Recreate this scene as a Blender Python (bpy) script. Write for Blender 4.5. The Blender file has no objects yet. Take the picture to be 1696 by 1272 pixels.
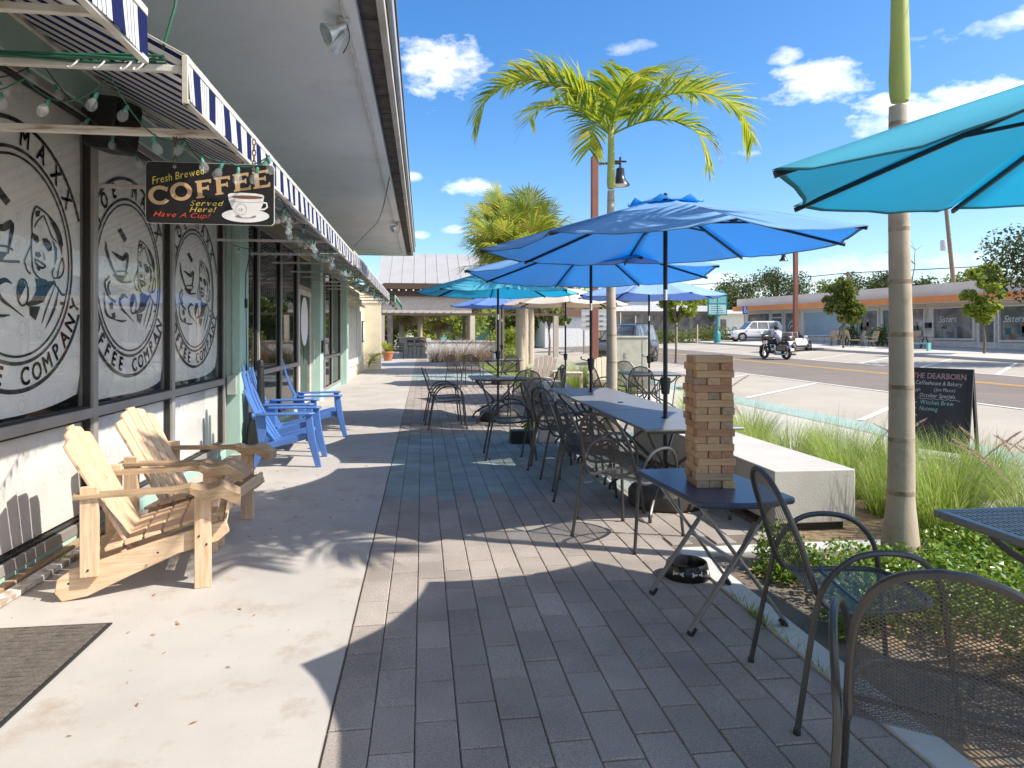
import bpy, bmesh, math, random
from mathutils import Vector, Matrix, Euler
R = math.radians
rnd = random.Random(7)
C = bpy.context.scene.collection
SC = bpy.context.scene
# ------------------------------------------------------------------ camera, sky, sun, exposure
cam = bpy.data.objects.new('camera', bpy.data.cameras.new('camera')); C.objects.link(cam); SC.camera = cam
cam.location = (0, 0, 1.45); cam.rotation_euler = (R(90), 0, -R(7.43))
cam.data.sensor_width = 36; cam.data.lens = 24.09; cam.data.shift_y = -0.0483
cam.data.clip_start = .05; cam.data.clip_end = 3000
SUN_AZ = (0.931, -0.365); SUN_EL = R(46.5)
sl = bpy.data.lights.new('sun', 'SUN'); sl.energy = 3.6; sl.angle = R(.5); sl.color = (1, .95, .87)
so = bpy.data.objects.new('sun', sl); C.objects.link(so)
so.rotation_euler = Vector((SUN_AZ[0]*math.cos(SUN_EL), SUN_AZ[1]*math.cos(SUN_EL), math.sin(SUN_EL))).to_track_quat('Z', 'Y').to_euler()
so.location = (20, -8, 25)
SC.view_settings.view_transform = 'Standard'; SC.view_settings.look = 'None'
SC.view_settings.exposure = 1.05; SC.view_settings.gamma = 1
W = bpy.data.worlds.new('World'); SC.world = W; W.use_nodes = True
def build_sky():
    nt = W.node_tree; N = nt.nodes; L = nt.links; N.clear()
    out = N.new('ShaderNodeOutputWorld'); bg = N.new('ShaderNodeBackground'); L.new(bg.outputs[0], out.inputs[0])
    bg.inputs[1].default_value = .15
    sky = N.new('ShaderNodeTexSky'); sky.sky_type = 'NISHITA'; sky.sun_disc = False
    sky.sun_elevation = SUN_EL; sky.sun_rotation = math.atan2(SUN_AZ[0], SUN_AZ[1])
    sky.air_density = 1.0; sky.dust_density = 1.1; sky.ozone_density = 3.0
    hs = N.new('ShaderNodeHueSaturation'); hs.inputs['Saturation'].default_value = 1.32; hs.inputs['Value'].default_value = .76; hs.inputs['Hue'].default_value = .503
    L.new(sky.outputs[0], hs.inputs['Color'])
    tc = N.new('ShaderNodeTexCoord')
    nz = N.new('ShaderNodeTexNoise'); nz.inputs['Scale'].default_value = 17; nz.inputs['Detail'].default_value = 10; nz.inputs['Roughness'].default_value = .6
    mp0 = N.new('ShaderNodeMapping'); mp0.inputs['Scale'].default_value = (1, 1, 2.0); L.new(tc.outputs['Generated'], mp0.inputs[0]); L.new(mp0.outputs[0], nz.inputs['Vector'])
    def mth(op, a, b=None, clamp=False):
        n = N.new('ShaderNodeMath'); n.operation = op; n.use_clamp = clamp
        for i, x in enumerate((a, b)):
            if x is None: continue
            if isinstance(x, (int, float)): n.inputs[i].default_value = x
            else: L.new(x, n.inputs[i])
        return n.outputs[0]
    nn = mth('MULTIPLY', mth('SUBTRACT', nz.outputs[0], .51), 4.6)
    total = None
    # each visible cloud and added fill bank: compass bearing (deg right of the walkway), elevation tangent, half width, half height, density
    for az, el, w, h, dn in CLOUDS_AND_FILL:
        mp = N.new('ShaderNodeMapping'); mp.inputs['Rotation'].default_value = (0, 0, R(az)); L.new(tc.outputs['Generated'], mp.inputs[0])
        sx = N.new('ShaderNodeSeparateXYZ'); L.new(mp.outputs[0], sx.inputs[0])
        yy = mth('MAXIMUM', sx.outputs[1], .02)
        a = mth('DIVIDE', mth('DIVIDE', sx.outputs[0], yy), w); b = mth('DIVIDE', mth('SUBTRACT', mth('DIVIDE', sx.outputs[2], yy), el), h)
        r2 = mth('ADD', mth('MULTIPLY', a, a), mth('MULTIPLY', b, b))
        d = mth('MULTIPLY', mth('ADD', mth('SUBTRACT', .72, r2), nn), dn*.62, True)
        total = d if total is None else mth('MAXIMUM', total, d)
    mx = N.new('ShaderNodeMix'); mx.data_type = 'RGBA'
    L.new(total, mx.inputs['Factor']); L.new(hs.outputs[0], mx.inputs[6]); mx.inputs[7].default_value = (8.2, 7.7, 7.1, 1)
    L.new(mx.outputs[2], bg.inputs[0])
def bearing(u, v):
    d = (u-848)/1135; th = R(7.43); x = d*math.cos(th)+math.sin(th); y = -d*math.sin(th)+math.cos(th)
    return math.degrees(math.atan2(x, y)), (554-v)/1135/math.hypot(x, y)
CLOUDS_AND_FILL = []
for u, v, w, h, dn in ((722,112,82,58,.8),(782,309,50,17,.75),(745,382,26,9,.7),(684,293,17,8,.6),(1345,135,80,34,.8),(1300,92,28,16,.6),
                       (1560,176,95,32,1.0),(1660,158,80,26,1.0),(1470,205,50,16,.6),(1045,78,55,12,.35),(1240,252,28,9,.5),(1100,470,220,26,.5),(1500,452,180,24,.35),(700,388,18,7,.5),(1660,40,120,20,.5),(560,30,70,20,.5)):
    a, e = bearing(u, v); CLOUDS_AND_FILL.append((a, e, w/1135*1.12, h/1135*1.2, dn))
CLOUDS_AND_FILL += [(68, .28, .30, .2, 1), (90, .3, .35, .24, 1), (114, .3, .35, .24, 1), (140, .25, .35, .22, 1), (150, .6, .7, .34, 1), (205, .5, .8, .34, 1), (255, .7, .7, .4, 1), (112, .8, .5, .34, 1), (300, .9, .45, .34, .9), (180, 1.7, 1.0, .7, 1), (62, 1.5, .45, .35, .8), (235, 1.8, .9, .6, 1), (125, 1.9, .8, .5, 1)]  # unseen banks beside and behind the camera, added to brighten and neutralise the shade
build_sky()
# ------------------------------------------------------------------ helpers
def gz(X, Y): return .0155*max(0, Y-8)*min(1.2, max(0, (X-5)/27))
class MB:
    def __init__(s): s.v = []; s.f = []; s.m = []; s.col = None
    def add(s, vs, fs, m=0):
        o = len(s.v); s.v += [tuple(a) for a in vs]; s.f += [tuple(i+o for i in f) for f in fs]; s.m += [m]*len(fs); return s
    def box(s, c, d, rot=None, m=0, taper=1.0):
        hx, hy, hz = d[0]/2, d[1]/2, d[2]/2
        vs = [Vector((x*hx*(taper if z > 0 else 1), y*hy*(taper if z > 0 else 1), z*hz)) for z in (-1, 1) for y in (-1, 1) for x in (-1, 1)]
        if rot is not None:
            q = rot if isinstance(rot, Matrix) else Euler(rot).to_matrix()
            vs = [q @ a for a in vs]
        vs = [a+Vector(c) for a in vs]
        return s.add(vs, [(0,2,3,1),(4,5,7,6),(0,1,5,4),(2,6,7,3),(0,4,6,2),(1,3,7,5)], m)
    def bx(s, x0, x1, y0, y1, z0, z1, m=0): return s.box(((x0+x1)/2, (y0+y1)/2, (z0+z1)/2), (abs(x1-x0), abs(y1-y0), abs(z1-z0)), None, m)
    def beam(s, a, b, w, h, m=0, up=(0, 0, 1)):
        a, b = Vector(a), Vector(b); d = (b-a); L = d.length; d.normalize(); u = Vector(up)
        if abs(d.dot(u)) > .97: u = Vector((1, 0, 0))
        y = u.cross(d).normalized(); z = d.cross(y)
        return s.box((a+b)/2, (L, w, h), Matrix((d, y, z)).transposed(), m)
    def tube(s, pts, r, n=8, m=0, closed=False, cap=True):
        pts = [Vector(p) for p in pts]; k = len(pts)
        rs = r if isinstance(r, (list, tuple)) else [r]*k
        ring = []; prev = None
        for i, p in enumerate(pts):
            if closed: t = pts[(i+1) % k]-pts[i-1]
            else: t = pts[min(i+1, k-1)]-pts[max(i-1, 0)]
            t.normalize()
            if prev is None:
                a = Vector((0, 0, 1)) if abs(t.z) < .9 else Vector((1, 0, 0))
                nx = t.cross(a).normalized()
            else:
                nx = prev-t*prev.dot(t); nx.normalize()
            prev = nx; ny = t.cross(nx)
            ring.append([p+(nx*math.cos(2*math.pi*j/n)+ny*math.sin(2*math.pi*j/n))*rs[i] for j in range(n)])
        vs = [a for q in ring for a in q]; fs = []
        for i in range(k if closed else k-1):
            for j in range(n):
                fs.append((i*n+j, i*n+(j+1) % n, ((i+1) % k)*n+(j+1) % n, ((i+1) % k)*n+j))
        if cap and not closed:
            fs.append(tuple(range(n-1, -1, -1))); fs.append(tuple((k-1)*n+j for j in range(n)))
        return s.add(vs, fs, m)
    def lathe(s, prof, n=24, c=(0, 0, 0), m=0, axis='z', cap=True):
        vs = []; fs = []
        for r, z in prof:
            for j in range(n):
                a = 2*math.pi*j/n; p = (r*math.cos(a), r*math.sin(a), z)
                if axis == 'x': p = (p[2], p[0], p[1])
                if axis == 'y': p = (p[1], p[2], p[0])
                vs.append((p[0]+c[0], p[1]+c[1], p[2]+c[2]))
        for i in range(len(prof)-1):
            for j in range(n): fs.append((i*n+j, i*n+(j+1) % n, (i+1)*n+(j+1) % n, (i+1)*n+j))
        if cap:
            if prof[0][0] > 1e-5: fs.append(tuple(range(n-1, -1, -1)))
            if prof[-1][0] > 1e-5: fs.append(tuple((len(prof)-1)*n+j for j in range(n)))
        return s.add(vs, fs, m)
    def prism(s, poly, fn, t0, t1, m=0):
        k = len(poly); vs = [fn(a, b, t0) for a, b in poly]+[fn(a, b, t1) for a, b in poly]
        fs = [tuple(range(k-1, -1, -1)), tuple(range(k, 2*k))]+[(i, (i+1) % k, k+(i+1) % k, k+i) for i in range(k)]
        return s.add(vs, fs, m)
    def flat(s, poly, fn, m=0):
        return s.add([fn(a, b) for a, b in poly], [tuple(range(len(poly)))], m)
    def stroke(s, pts, w, fn, m=0):
        k = len(pts); ws = w if isinstance(w, (list, tuple)) else [w]*k; vs = []
        for i, (x, y) in enumerate(pts):
            a = pts[max(i-1, 0)]; b = pts[min(i+1, k-1)]; dx, dy = b[0]-a[0], b[1]-a[1]; l = math.hypot(dx, dy) or 1
            nx, ny = -dy/l*ws[i]/2, dx/l*ws[i]/2; vs += [fn(x+nx, y+ny), fn(x-nx, y-ny)]
        return s.add(vs, [(2*i, 2*i+1, 2*i+3, 2*i+2) for i in range(k-1)], m)
    def blob(s, c, r, n=10, m=0, jit=0, rr=rnd):
        rx, ry, rz = r if isinstance(r, (tuple, list)) else (r, r, r); vs = []; fs = []
        for i in range(n+1):
            th = math.pi*i/n
            for j in range(2*n):
                ph = math.pi*j/n; q = 1+rr.uniform(-jit, jit)
                vs.append((c[0]+rx*q*math.sin(th)*math.cos(ph), c[1]+ry*q*math.sin(th)*math.sin(ph), c[2]-rz*q*math.cos(th)))
        for i in range(n):
            for j in range(2*n): fs.append((i*2*n+j, i*2*n+(j+1) % (2*n), (i+1)*2*n+(j+1) % (2*n), (i+1)*2*n+j))
        return s.add(vs, fs, m)
    def mesh(s, name, mats, smooth=40, off=(0, 0, 0)):
        me = bpy.data.meshes.new(name)
        vs = s.v if off == (0, 0, 0) else [(a[0]-off[0], a[1]-off[1], a[2]-off[2]) for a in s.v]
        me.from_pydata(vs, [], s.f)
        for x in (mats if isinstance(mats, (list, tuple)) else [mats]): me.materials.append(x)
        if any(s.m): me.polygons.foreach_set('material_index', s.m)
        if smooth:
            me.polygons.foreach_set('use_smooth', [True]*len(s.f)); me.set_sharp_from_angle(angle=R(smooth))
        me.update(); return me
    def build(s, name, mats, parent=None, smooth=40, bev=0, world=False, seg=2):
        off = tuple(parent.location) if (world and parent) else (0, 0, 0)
        ob = bpy.data.objects.new(name, s.mesh(name, mats, smooth, off)); C.objects.link(ob)
        if parent: ob.parent = parent
        if bev:
            b = ob.modifiers.new('bevel', 'BEVEL'); b.width = bev; b.segments = seg; b.limit_method = 'ANGLE'; b.angle_limit = R(35)
        return ob
def tag(o, label, cat, group=None):
    o['label'] = label; o['category'] = cat
    if group: o['group'] = group
    return o
def struct(o): o['kind'] = 'structure'; return o
def stuff(o, label, cat): o['kind'] = 'stuff'; o['label'] = label; o['category'] = cat; return o
def thing(name, label, cat, loc=(0, 0, 0), rz=0, group=None):
    o = bpy.data.objects.new(name, None); C.objects.link(o); o.location = loc; o.rotation_euler = (0, 0, rz); o.empty_display_size = .1
    return tag(o, label, cat, group)
def dup(root, loc, rz, label, group=None, scale=None):
    def cp(o, par):
        c = o.copy(); C.objects.link(c)
        if par: c.parent = par
        for ch in list(o.children): cp(ch, c)
        return c
    r = cp(root, None); r.location = loc; r.rotation_euler = (r.rotation_euler[0], r.rotation_euler[1], rz); r['label'] = label
    if group: r['group'] = group
    if scale: r.scale = (scale,)*3
    return r
def crom(P, n=6, closed=False):
    P = [Vector(p) for p in P]; k = len(P); out = []
    for i in range(k if closed else k-1):
        p0 = P[i-1] if (closed or i > 0) else P[0]*2-P[1]; p1 = P[i]; p2 = P[(i+1) % k]
        p3 = P[(i+2) % k] if (closed or i+2 < k) else P[-1]*2-P[-2]
        for j in range(n):
            t = j/n; out.append(.5*((2*p1)+(p2-p0)*t+(2*p0-5*p1+4*p2-p3)*t*t+(3*p1-p0-3*p2+p3)*t**3))
    if not closed: out.append(P[-1])
    return out
# ------------------------------------------------------------------ materials
def newmat(name):
    m = bpy.data.materials.new(name); m.use_nodes = True; nt = m.node_tree
    return m, nt, nt.nodes, nt.links, nt.nodes['Principled BSDF']
def c4(c): return (c[0], c[1], c[2], 1)
def pm(name, col, rough=.6, col2=None, scale=6, bump=0, bscale=60, metal=0, island=0, spec=.5, detail=5, stretch=None, coat=0, lo=.35, hi=.65):
    m, nt, N, L, B = newmat(name)
    B.inputs['Roughness'].default_value = rough; B.inputs['Metallic'].default_value = metal; B.inputs['Specular IOR Level'].default_value = spec
    if coat: B.inputs['Coat Weight'].default_value = coat; B.inputs['Coat Roughness'].default_value = .05
    tc = N.new('ShaderNodeTexCoord'); vec = tc.outputs['Object']
    if stretch:
        mp = N.new('ShaderNodeMapping'); mp.inputs['Scale'].default_value = stretch; L.new(vec, mp.inputs[0]); vec = mp.outputs[0]
    col2 = col2 or tuple(c*.82 for c in col)
    nz = N.new('ShaderNodeTexNoise'); nz.inputs['Scale'].default_value = scale; nz.inputs['Detail'].default_value = detail; L.new(vec, nz.inputs['Vector'])
    rp = N.new('ShaderNodeMapRange'); rp.inputs[1].default_value = lo; rp.inputs[2].default_value = hi; L.new(nz.outputs[0], rp.inputs[0])
    mx = N.new('ShaderNodeMix'); mx.data_type = 'RGBA'; L.new(rp.outputs[0], mx.inputs[0]); mx.inputs[6].default_value = c4(col); mx.inputs[7].default_value = c4(col2)
    o = mx.outputs[2]
    if island:
        g = N.new('ShaderNodeNewGeometry'); r2 = N.new('ShaderNodeMapRange'); r2.inputs[3].default_value = 1-island; r2.inputs[4].default_value = 1+island; L.new(g.outputs['Random Per Island'], r2.inputs[0])
        hv = N.new('ShaderNodeHueSaturation'); L.new(r2.outputs[0], hv.inputs['Value']); L.new(o, hv.inputs['Color']); o = hv.outputs[0]
    L.new(o, B.inputs['Base Color'])
    if bump:
        b2 = N.new('ShaderNodeTexNoise'); b2.inputs['Scale'].default_value = bscale; b2.inputs['Detail'].default_value = 4; L.new(vec, b2.inputs['Vector'])
        bm = N.new('ShaderNodeBump'); bm.inputs['Strength'].default_value = bump; bm.inputs['Distance'].default_value = .01; L.new(b2.outputs[0], bm.inputs['Height']); L.new(bm.outputs[0], B.inputs['Normal'])
    return m
def leafmat(name, a, b, c=None, trans=.35, rough=.5):
    m, nt, N, L, B = newmat(name); out = N['Material Output']
    g = N.new('ShaderNodeNewGeometry'); cr = N.new('ShaderNodeValToRGB'); L.new(g.outputs['Random Per Island'], cr.inputs[0])
    cr.color_ramp.elements[0].color = c4(a); cr.color_ramp.elements[1].color = c4(b)
    if c: e = cr.color_ramp.elements.new(.9); e.color = c4(b); cr.color_ramp.elements[2].color = c4(c); cr.color_ramp.elements[1].position = .8
    L.new(cr.outputs[0], B.inputs['Base Color']); B.inputs['Roughness'].default_value = rough; B.inputs['Specular IOR Level'].default_value = .35
    t = N.new('ShaderNodeBsdfTranslucent'); hv = N.new('ShaderNodeHueSaturation'); hv.inputs['Value'].default_value = 1.5; hv.inputs['Hue'].default_value = .485
    L.new(cr.outputs[0], hv.inputs['Color']); L.new(hv.outputs[0], t.inputs[0])
    ms = N.new('ShaderNodeMixShader'); ms.inputs[0].default_value = trans; L.new(B.outputs[0], ms.inputs[1]); L.new(t.outputs[0], ms.inputs[2]); L.new(ms.outputs[0], out.inputs[0])
    return m
def cloth(name, col, trans=.4, tcol=None, scale=3):
    m, nt, N, L, B = newmat(name); out = N['Material Output']
    tc = N.new('ShaderNodeTexCoord'); nz = N.new('ShaderNodeTexNoise'); nz.inputs['Scale'].default_value = scale; nz.inputs['Detail'].default_value = 6; L.new(tc.outputs['Object'], nz.inputs['Vector'])
    mx = N.new('ShaderNodeMix'); mx.data_type = 'RGBA'; L.new(nz.outputs[0], mx.inputs[0]); mx.inputs[6].default_value = c4(tuple(x*.82 for x in col)); mx.inputs[7].default_value = c4(tuple(min(1, x*1.08) for x in col))
    L.new(mx.outputs[2], B.inputs['Base Color']); B.inputs['Roughness'].default_value = .85; B.inputs['Specular IOR Level'].default_value = .15
    wv = N.new('ShaderNodeTexNoise'); wv.inputs['Scale'].default_value = 350; L.new(tc.outputs['Object'], wv.inputs['Vector'])
    bm = N.new('ShaderNodeBump'); bm.inputs['Strength'].default_value = .15; bm.inputs['Distance'].default_value = .003; L.new(wv.outputs[0], bm.inputs['Height']); L.new(bm.outputs[0], B.inputs['Normal'])
    t = N.new('ShaderNodeBsdfTranslucent'); t.inputs[0].default_value = c4(tcol or col)
    ms = N.new('ShaderNodeMixShader'); ms.inputs[0].default_value = trans; L.new(B.outputs[0], ms.inputs[1]); L.new(t.outputs[0], ms.inputs[2]); L.new(ms.outputs[0], out.inputs[0])
    return m
def glassmat(name, tint=(.995, .99, .98), refl=1.45, dark=0):
    m, nt, N, L, B = newmat(name); out = N['Material Output']
    fr = N.new('ShaderNodeFresnel'); fr.inputs[0].default_value = refl
    tr = N.new('ShaderNodeBsdfTransparent'); tr.inputs[0].default_value = c4(tint)
    gl = N.new('ShaderNodeBsdfGlossy'); gl.inputs['Roughness'].default_value = .015
    ge = N.new('ShaderNodeNewGeometry'); om = N.new('ShaderNodeMath'); om.operation = 'SUBTRACT'; om.inputs[0].default_value = 1; L.new(ge.outputs['Backfacing'], om.inputs[1])
    fm = N.new('ShaderNodeMath'); fm.operation = 'MULTIPLY'; L.new(fr.outputs[0], fm.inputs[0]); L.new(om.outputs[0], fm.inputs[1])
    ms = N.new('ShaderNodeMixShader'); L.new(fm.outputs[0], ms.inputs[0]); L.new(tr.outputs[0], ms.inputs[1]); L.new(gl.outputs[0], ms.inputs[2]); L.new(ms.outputs[0], out.inputs[0])
    return m
def woodmat(name, col, col2, axis='x', knots=True, rough=.55, island=.08):
    st = {'x': (1.2, 14, 14), 'y': (14, 1.2, 14), 'z': (14, 14, 1.2)}[axis]
    m = pm(name, col, rough, col2, 4.5, .18, 11, stretch=st, island=island, detail=8, spec=.3, lo=.38, hi=.7)
    if knots:
        nt = m.node_tree; N = nt.nodes; L = nt.links; B = N['Principled BSDF']; src = B.inputs['Base Color'].links[0].from_socket
        tc = N.new('ShaderNodeTexCoord'); vo = N.new('ShaderNodeTexVoronoi'); vo.inputs['Scale'].default_value = 6; L.new(tc.outputs['Object'], vo.inputs['Vector'])
        r = N.new('ShaderNodeMapRange'); r.inputs[1].default_value = .05; r.inputs[2].default_value = .14; r.inputs[3].default_value = .75; r.inputs[4].default_value = 0; L.new(vo.outputs[0], r.inputs[0])
        mx = N.new('ShaderNodeMix'); mx.data_type = 'RGBA'; L.new(r.outputs[0], mx.inputs[0]); L.new(src, mx.inputs[6]); mx.inputs[7].default_value = c4(tuple(x*.35 for x in col2)); L.new(mx.outputs[2], B.inputs['Base Color'])
    return m
def concretemat(name, col, stain, rough=.85, scale=1.3, speck=True, bump=.25):
    m, nt, N, L, B = newmat(name); B.inputs['Roughness'].default_value = rough; B.inputs['Specular IOR Level'].default_value = .25
    tc = N.new('ShaderNodeTexCoord'); V = tc.outputs['Object']
    def noise(s, d=6, ro=.6):
        n = N.new('ShaderNodeTexNoise'); n.inputs['Scale'].default_value = s; n.inputs['Detail'].default_value = d; n.inputs['Roughness'].default_value = ro; L.new(V, n.inputs['Vector']); return n.outputs[0]
    def mapr(s, a, b, c, d):
        n = N.new('ShaderNodeMapRange'); L.new(s, n.inputs[0])
        for i, x in enumerate((a, b, c, d)): n.inputs[i+1].default_value = x
        return n.outputs[0]
    def mix(f, a, b):
        n = N.new('ShaderNodeMix'); n.data_type = 'RGBA'
        if isinstance(f, float): n.inputs[0].default_value = f
        else: L.new(f, n.inputs[0])
        for i, x in ((6, a), (7, b)):
            if isinstance(x, tuple): n.inputs[i].default_value = c4(x)
            else: L.new(x, n.inputs[i])
        return n.outputs[2]
    o = mix(mapr(noise(scale, 8), .35, .7, 0, 1), col, tuple(x*.84 for x in col))
    o = mix(mapr(noise(scale*2.3, 9, .7), .54, .76, 0, .8), o, stain)
    if speck:
        o = mix(mapr(noise(160, 2), .62, .72, 0, .35), o, tuple(x*.45 for x in col))
        o = mix(mapr(noise(23, 5, .7), .66, .75, 0, .45), o, tuple(x*.55 for x in col))
    L.new(o, B.inputs['Base Color'])
    bm = N.new('ShaderNodeBump'); bm.inputs['Strength'].default_value = bump; bm.inputs['Distance'].default_value = .006; L.new(noise(55, 8, .7), bm.inputs['Height']); L.new(bm.outputs[0], B.inputs['Normal'])
    return m
def attrmat(name, rough=.85, speck=.34):
    m, nt, N, L, B = newmat(name); B.inputs['Roughness'].default_value = rough; B.inputs['Specular IOR Level'].default_value = .25
    at = N.new('ShaderNodeAttribute'); at.attribute_name = 'tone'; tc = N.new('ShaderNodeTexCoord')
    n = N.new('ShaderNodeTexNoise'); n.inputs['Scale'].default_value = 190; n.inputs['Detail'].default_value = 4; L.new(tc.outputs['Object'], n.inputs['Vector'])
    r = N.new('ShaderNodeMapRange'); r.inputs[1].default_value = .38; r.inputs[2].default_value = .66; r.inputs[3].default_value = 1.18; r.inputs[4].default_value = 1-speck; L.new(n.outputs[0], r.inputs[0])
    n2 = N.new('ShaderNodeTexNoise'); n2.inputs['Scale'].default_value = 2.2; n2.inputs['Detail'].default_value = 6; L.new(tc.outputs['Object'], n2.inputs['Vector'])
    r2 = N.new('ShaderNodeMapRange'); r2.inputs[1].default_value = .3; r2.inputs[2].default_value = .7; r2.inputs[3].default_value = 1.15; r2.inputs[4].default_value = .82; L.new(n2.outputs[0], r2.inputs[0])
    mu = N.new('ShaderNodeMath'); mu.operation = 'MULTIPLY'; L.new(r.outputs[0], mu.inputs[0]); L.new(r2.outputs[0], mu.inputs[1])
    hv = N.new('ShaderNodeHueSaturation'); L.new(at.outputs['Color'], hv.inputs['Color']); L.new(mu.outputs[0], hv.inputs['Value']); L.new(hv.outputs[0], B.inputs['Base Color'])
    bm = N.new('ShaderNodeBump'); bm.inputs['Strength'].default_value = .4; bm.inputs['Distance'].default_value = .004; L.new(n.outputs[0], bm.inputs['Height']); L.new(bm.outputs[0], B.inputs['Normal'])
    return m
def stripemat(name):
    m, nt, N, L, B = newmat(name); out = N['Material Output']; B.inputs['Roughness'].default_value = .8; B.inputs['Specular IOR Level'].default_value = .15
    tc = N.new('ShaderNodeTexCoord'); sx = N.new('ShaderNodeSeparateXYZ'); L.new(tc.outputs['Object'], sx.inputs[0])
    dv = N.new('ShaderNodeMath'); dv.operation = 'DIVIDE'; dv.inputs[1].default_value = .222; L.new(sx.outputs[1], dv.inputs[0])
    fr = N.new('ShaderNodeMath'); fr.operation = 'FRACT'; L.new(dv.outputs[0], fr.inputs[0])
    cr = N.new('ShaderNodeValToRGB'); cr.color_ramp.interpolation = 'CONSTANT'; L.new(fr.outputs[0], cr.inputs[0])
    navy, wh, ln = (.016, .024, .105, 1), (.74, .73, .70, 1), (.13, .13, .22, 1)
    E = cr.color_ramp.elements; E[0].color = navy; E[1].position = .46; E[1].color = wh
    for p, c in ((.58, ln), (.605, wh), (.70, ln), (.725, wh), (.82, ln), (.845, wh)):
        e = E.new(p); e.color = c
    L.new(cr.outputs[0], B.inputs['Base Color'])
    t = N.new('ShaderNodeBsdfTranslucent'); L.new(cr.outputs[0], t.inputs[0]); ms = N.new('ShaderNodeMixShader'); ms.inputs[0].default_value = .34
    L.new(B.outputs[0], ms.inputs[1]); L.new(t.outputs[0], ms.inputs[2]); L.new(ms.outputs[0], out.inputs[0])
    return m
def bannermat(name, col):
    m, nt, N, L, B = newmat(name); B.inputs['Roughness'].default_value = .7
    tc = N.new('ShaderNodeTexCoord'); mp = N.new('ShaderNodeMapping'); mp.inputs['Scale'].default_value = (0.001, 4.2, 4.2); L.new(tc.outputs['Object'], mp.inputs[0])
    vo = N.new('ShaderNodeTexVoronoi'); vo.inputs['Randomness'].default_value = .25; vo.inputs['Scale'].default_value = 1; L.new(mp.outputs[0], vo.inputs['Vector'])
    cr = N.new('ShaderNodeValToRGB'); L.new(vo.outputs[0], cr.inputs[0]); E = cr.color_ramp.elements
    d = tuple(x*.86 for x in col); E[0].color = c4(d); E[1].position = .06; E[1].color = c4(col)
    for p, c in ((.16, col), (.17, d), (.20, d), (.21, col), (.27, col), (.28, d), (.30, col)):
        e = E.new(p); e.color = c4(c)
    wv = N.new('ShaderNodeTexWave'); wv.inputs['Scale'].default_value = .9; wv.inputs['Distortion'].default_value = 2.5; wv.bands_direction = 'Z'; L.new(tc.outputs['Object'], wv.inputs['Vector'])
    L.new(cr.outputs[0], B.inputs['Base Color'])
    bm = N.new('ShaderNodeBump'); bm.inputs['Strength'].default_value = .12; bm.inputs['Distance'].default_value = .05; L.new(wv.outputs[0], bm.inputs['Height']); L.new(bm.outputs[0], B.inputs['Normal'])
    return m
T = {}
T['concrete'] = concretemat('pale_concrete', (.44, .405, .365), (.28, .205, .135))
T['kerb'] = concretemat('kerb_concrete', (.55, .53, .49), (.36, .33, .28), scale=3)
T['bench'] = concretemat('cast_concrete', (.53, .49, .43), (.45, .41, .36), scale=2, bump=.5)
T['bay'] = concretemat('bay_concrete', (.42, .37, .30), (.33, .285, .23), scale=.5)
T['walk2'] = concretemat('sidewalk_concrete', (.53, .49, .43), (.44, .4, .34), scale=.6)
T['asphalt'] = concretemat('asphalt', (.20, .165, .135), (.27, .22, .18), scale=.35)
T['teal_pave'] = concretemat('teal_paving', (.33, .42, .38), (.40, .42, .37), scale=.8)
T['soil'] = pm('mulch_soil', (.16, .10, .06), .95, (.30, .22, .13), 14, .9, 45)
T['joint'] = pm('joint_sand', (.16, .13, .10), .95)
T['grass_ground'] = pm('turf', (.13, .17, .04), .9, (.22, .24, .06), 3, .8, 60)
T['dirt'] = pm('far_ground', (.42, .38, .31), .95, (.30, .30, .16), .05, .2, 5)
T['paver'] = attrmat('paver_concrete')
T['white_paint'] = pm('road_paint_white', (.78, .76, .70), .8, (.6, .58, .52), 3)
T['yellow_paint'] = pm('road_paint_yellow', (.72, .42, .06), .8, (.6, .36, .08), 3)
T['mint'] = pm('mint_stucco', (.42, .58, .49), .85, (.36, .51, .43), 2, .35, 70)
T['frame'] = pm('bronze_aluminium', (.40, .37, .34), .45, (.34, .31, .28), 3, metal=.3)
T['gasket'] = pm('dark_gasket', (.02, .018, .017), .6)
T['glass'] = glassmat('window_glass')
T['glass2'] = glassmat('shopfront_glass', (.55, .6, .58), 1.75)
T['farglass'] = pm('dark_shop_glass', (.11, .11, .105), .08, (.24, .22, .20), 1.6, spec=.8)
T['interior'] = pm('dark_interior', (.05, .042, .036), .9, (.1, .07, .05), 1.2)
T['soffit'] = concretemat('soffit_paint', (.82, .79, .75), (.62, .56, .49), scale=.55, speck=False, bump=.12)
T['fascia'] = pm('fascia_paint', (.56, .50, .42), .75, (.42, .36, .29), 3, .4, 30)
T['darkwood'] = pm('weathered_board', (.07, .055, .05), .9, (.15, .12, .10), 7, .5, 20)
T['stripe'] = stripemat('striped_awning_fabric')
T['green_fab'] = cloth('green_awning_fabric', (.01, .11, .075), .15)
T['white_metal'] = pm('painted_white_metal', (.66, .63, .58), .5, (.5, .45, .38), 9)
T['banner'] = bannermat('banner_print', (.78, .755, .72))
T['paper'] = bannermat('window_paper', (.70, .685, .66))
T['ink'] = pm('black_ink', (.022, .020, .019), .6)
T['chair_metal'] = pm('graphite_metal', (.085, .080, .077), .38, (.07, .066, .064), 20, metal=.4, spec=.6)
T['mesh_metal'] = pm('graphite_mesh', (.105, .098, .092), .42, metal=.35)
T['table_top'] = pm('grey_table_metal', (.23, .225, .22), .42, (.20, .195, .19), 12, metal=.2)
T['blue_top'] = pm('navy_table_laminate', (.035, .05, .10), .32, (.06, .05, .06), 4)
T['alu'] = pm('grey_aluminium', (.34, .33, .32), .38, (.28, .27, .26), 12, metal=.6)
T['black'] = pm('black_plastic', (.018, .018, .018), .45, spec=.5)
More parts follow.
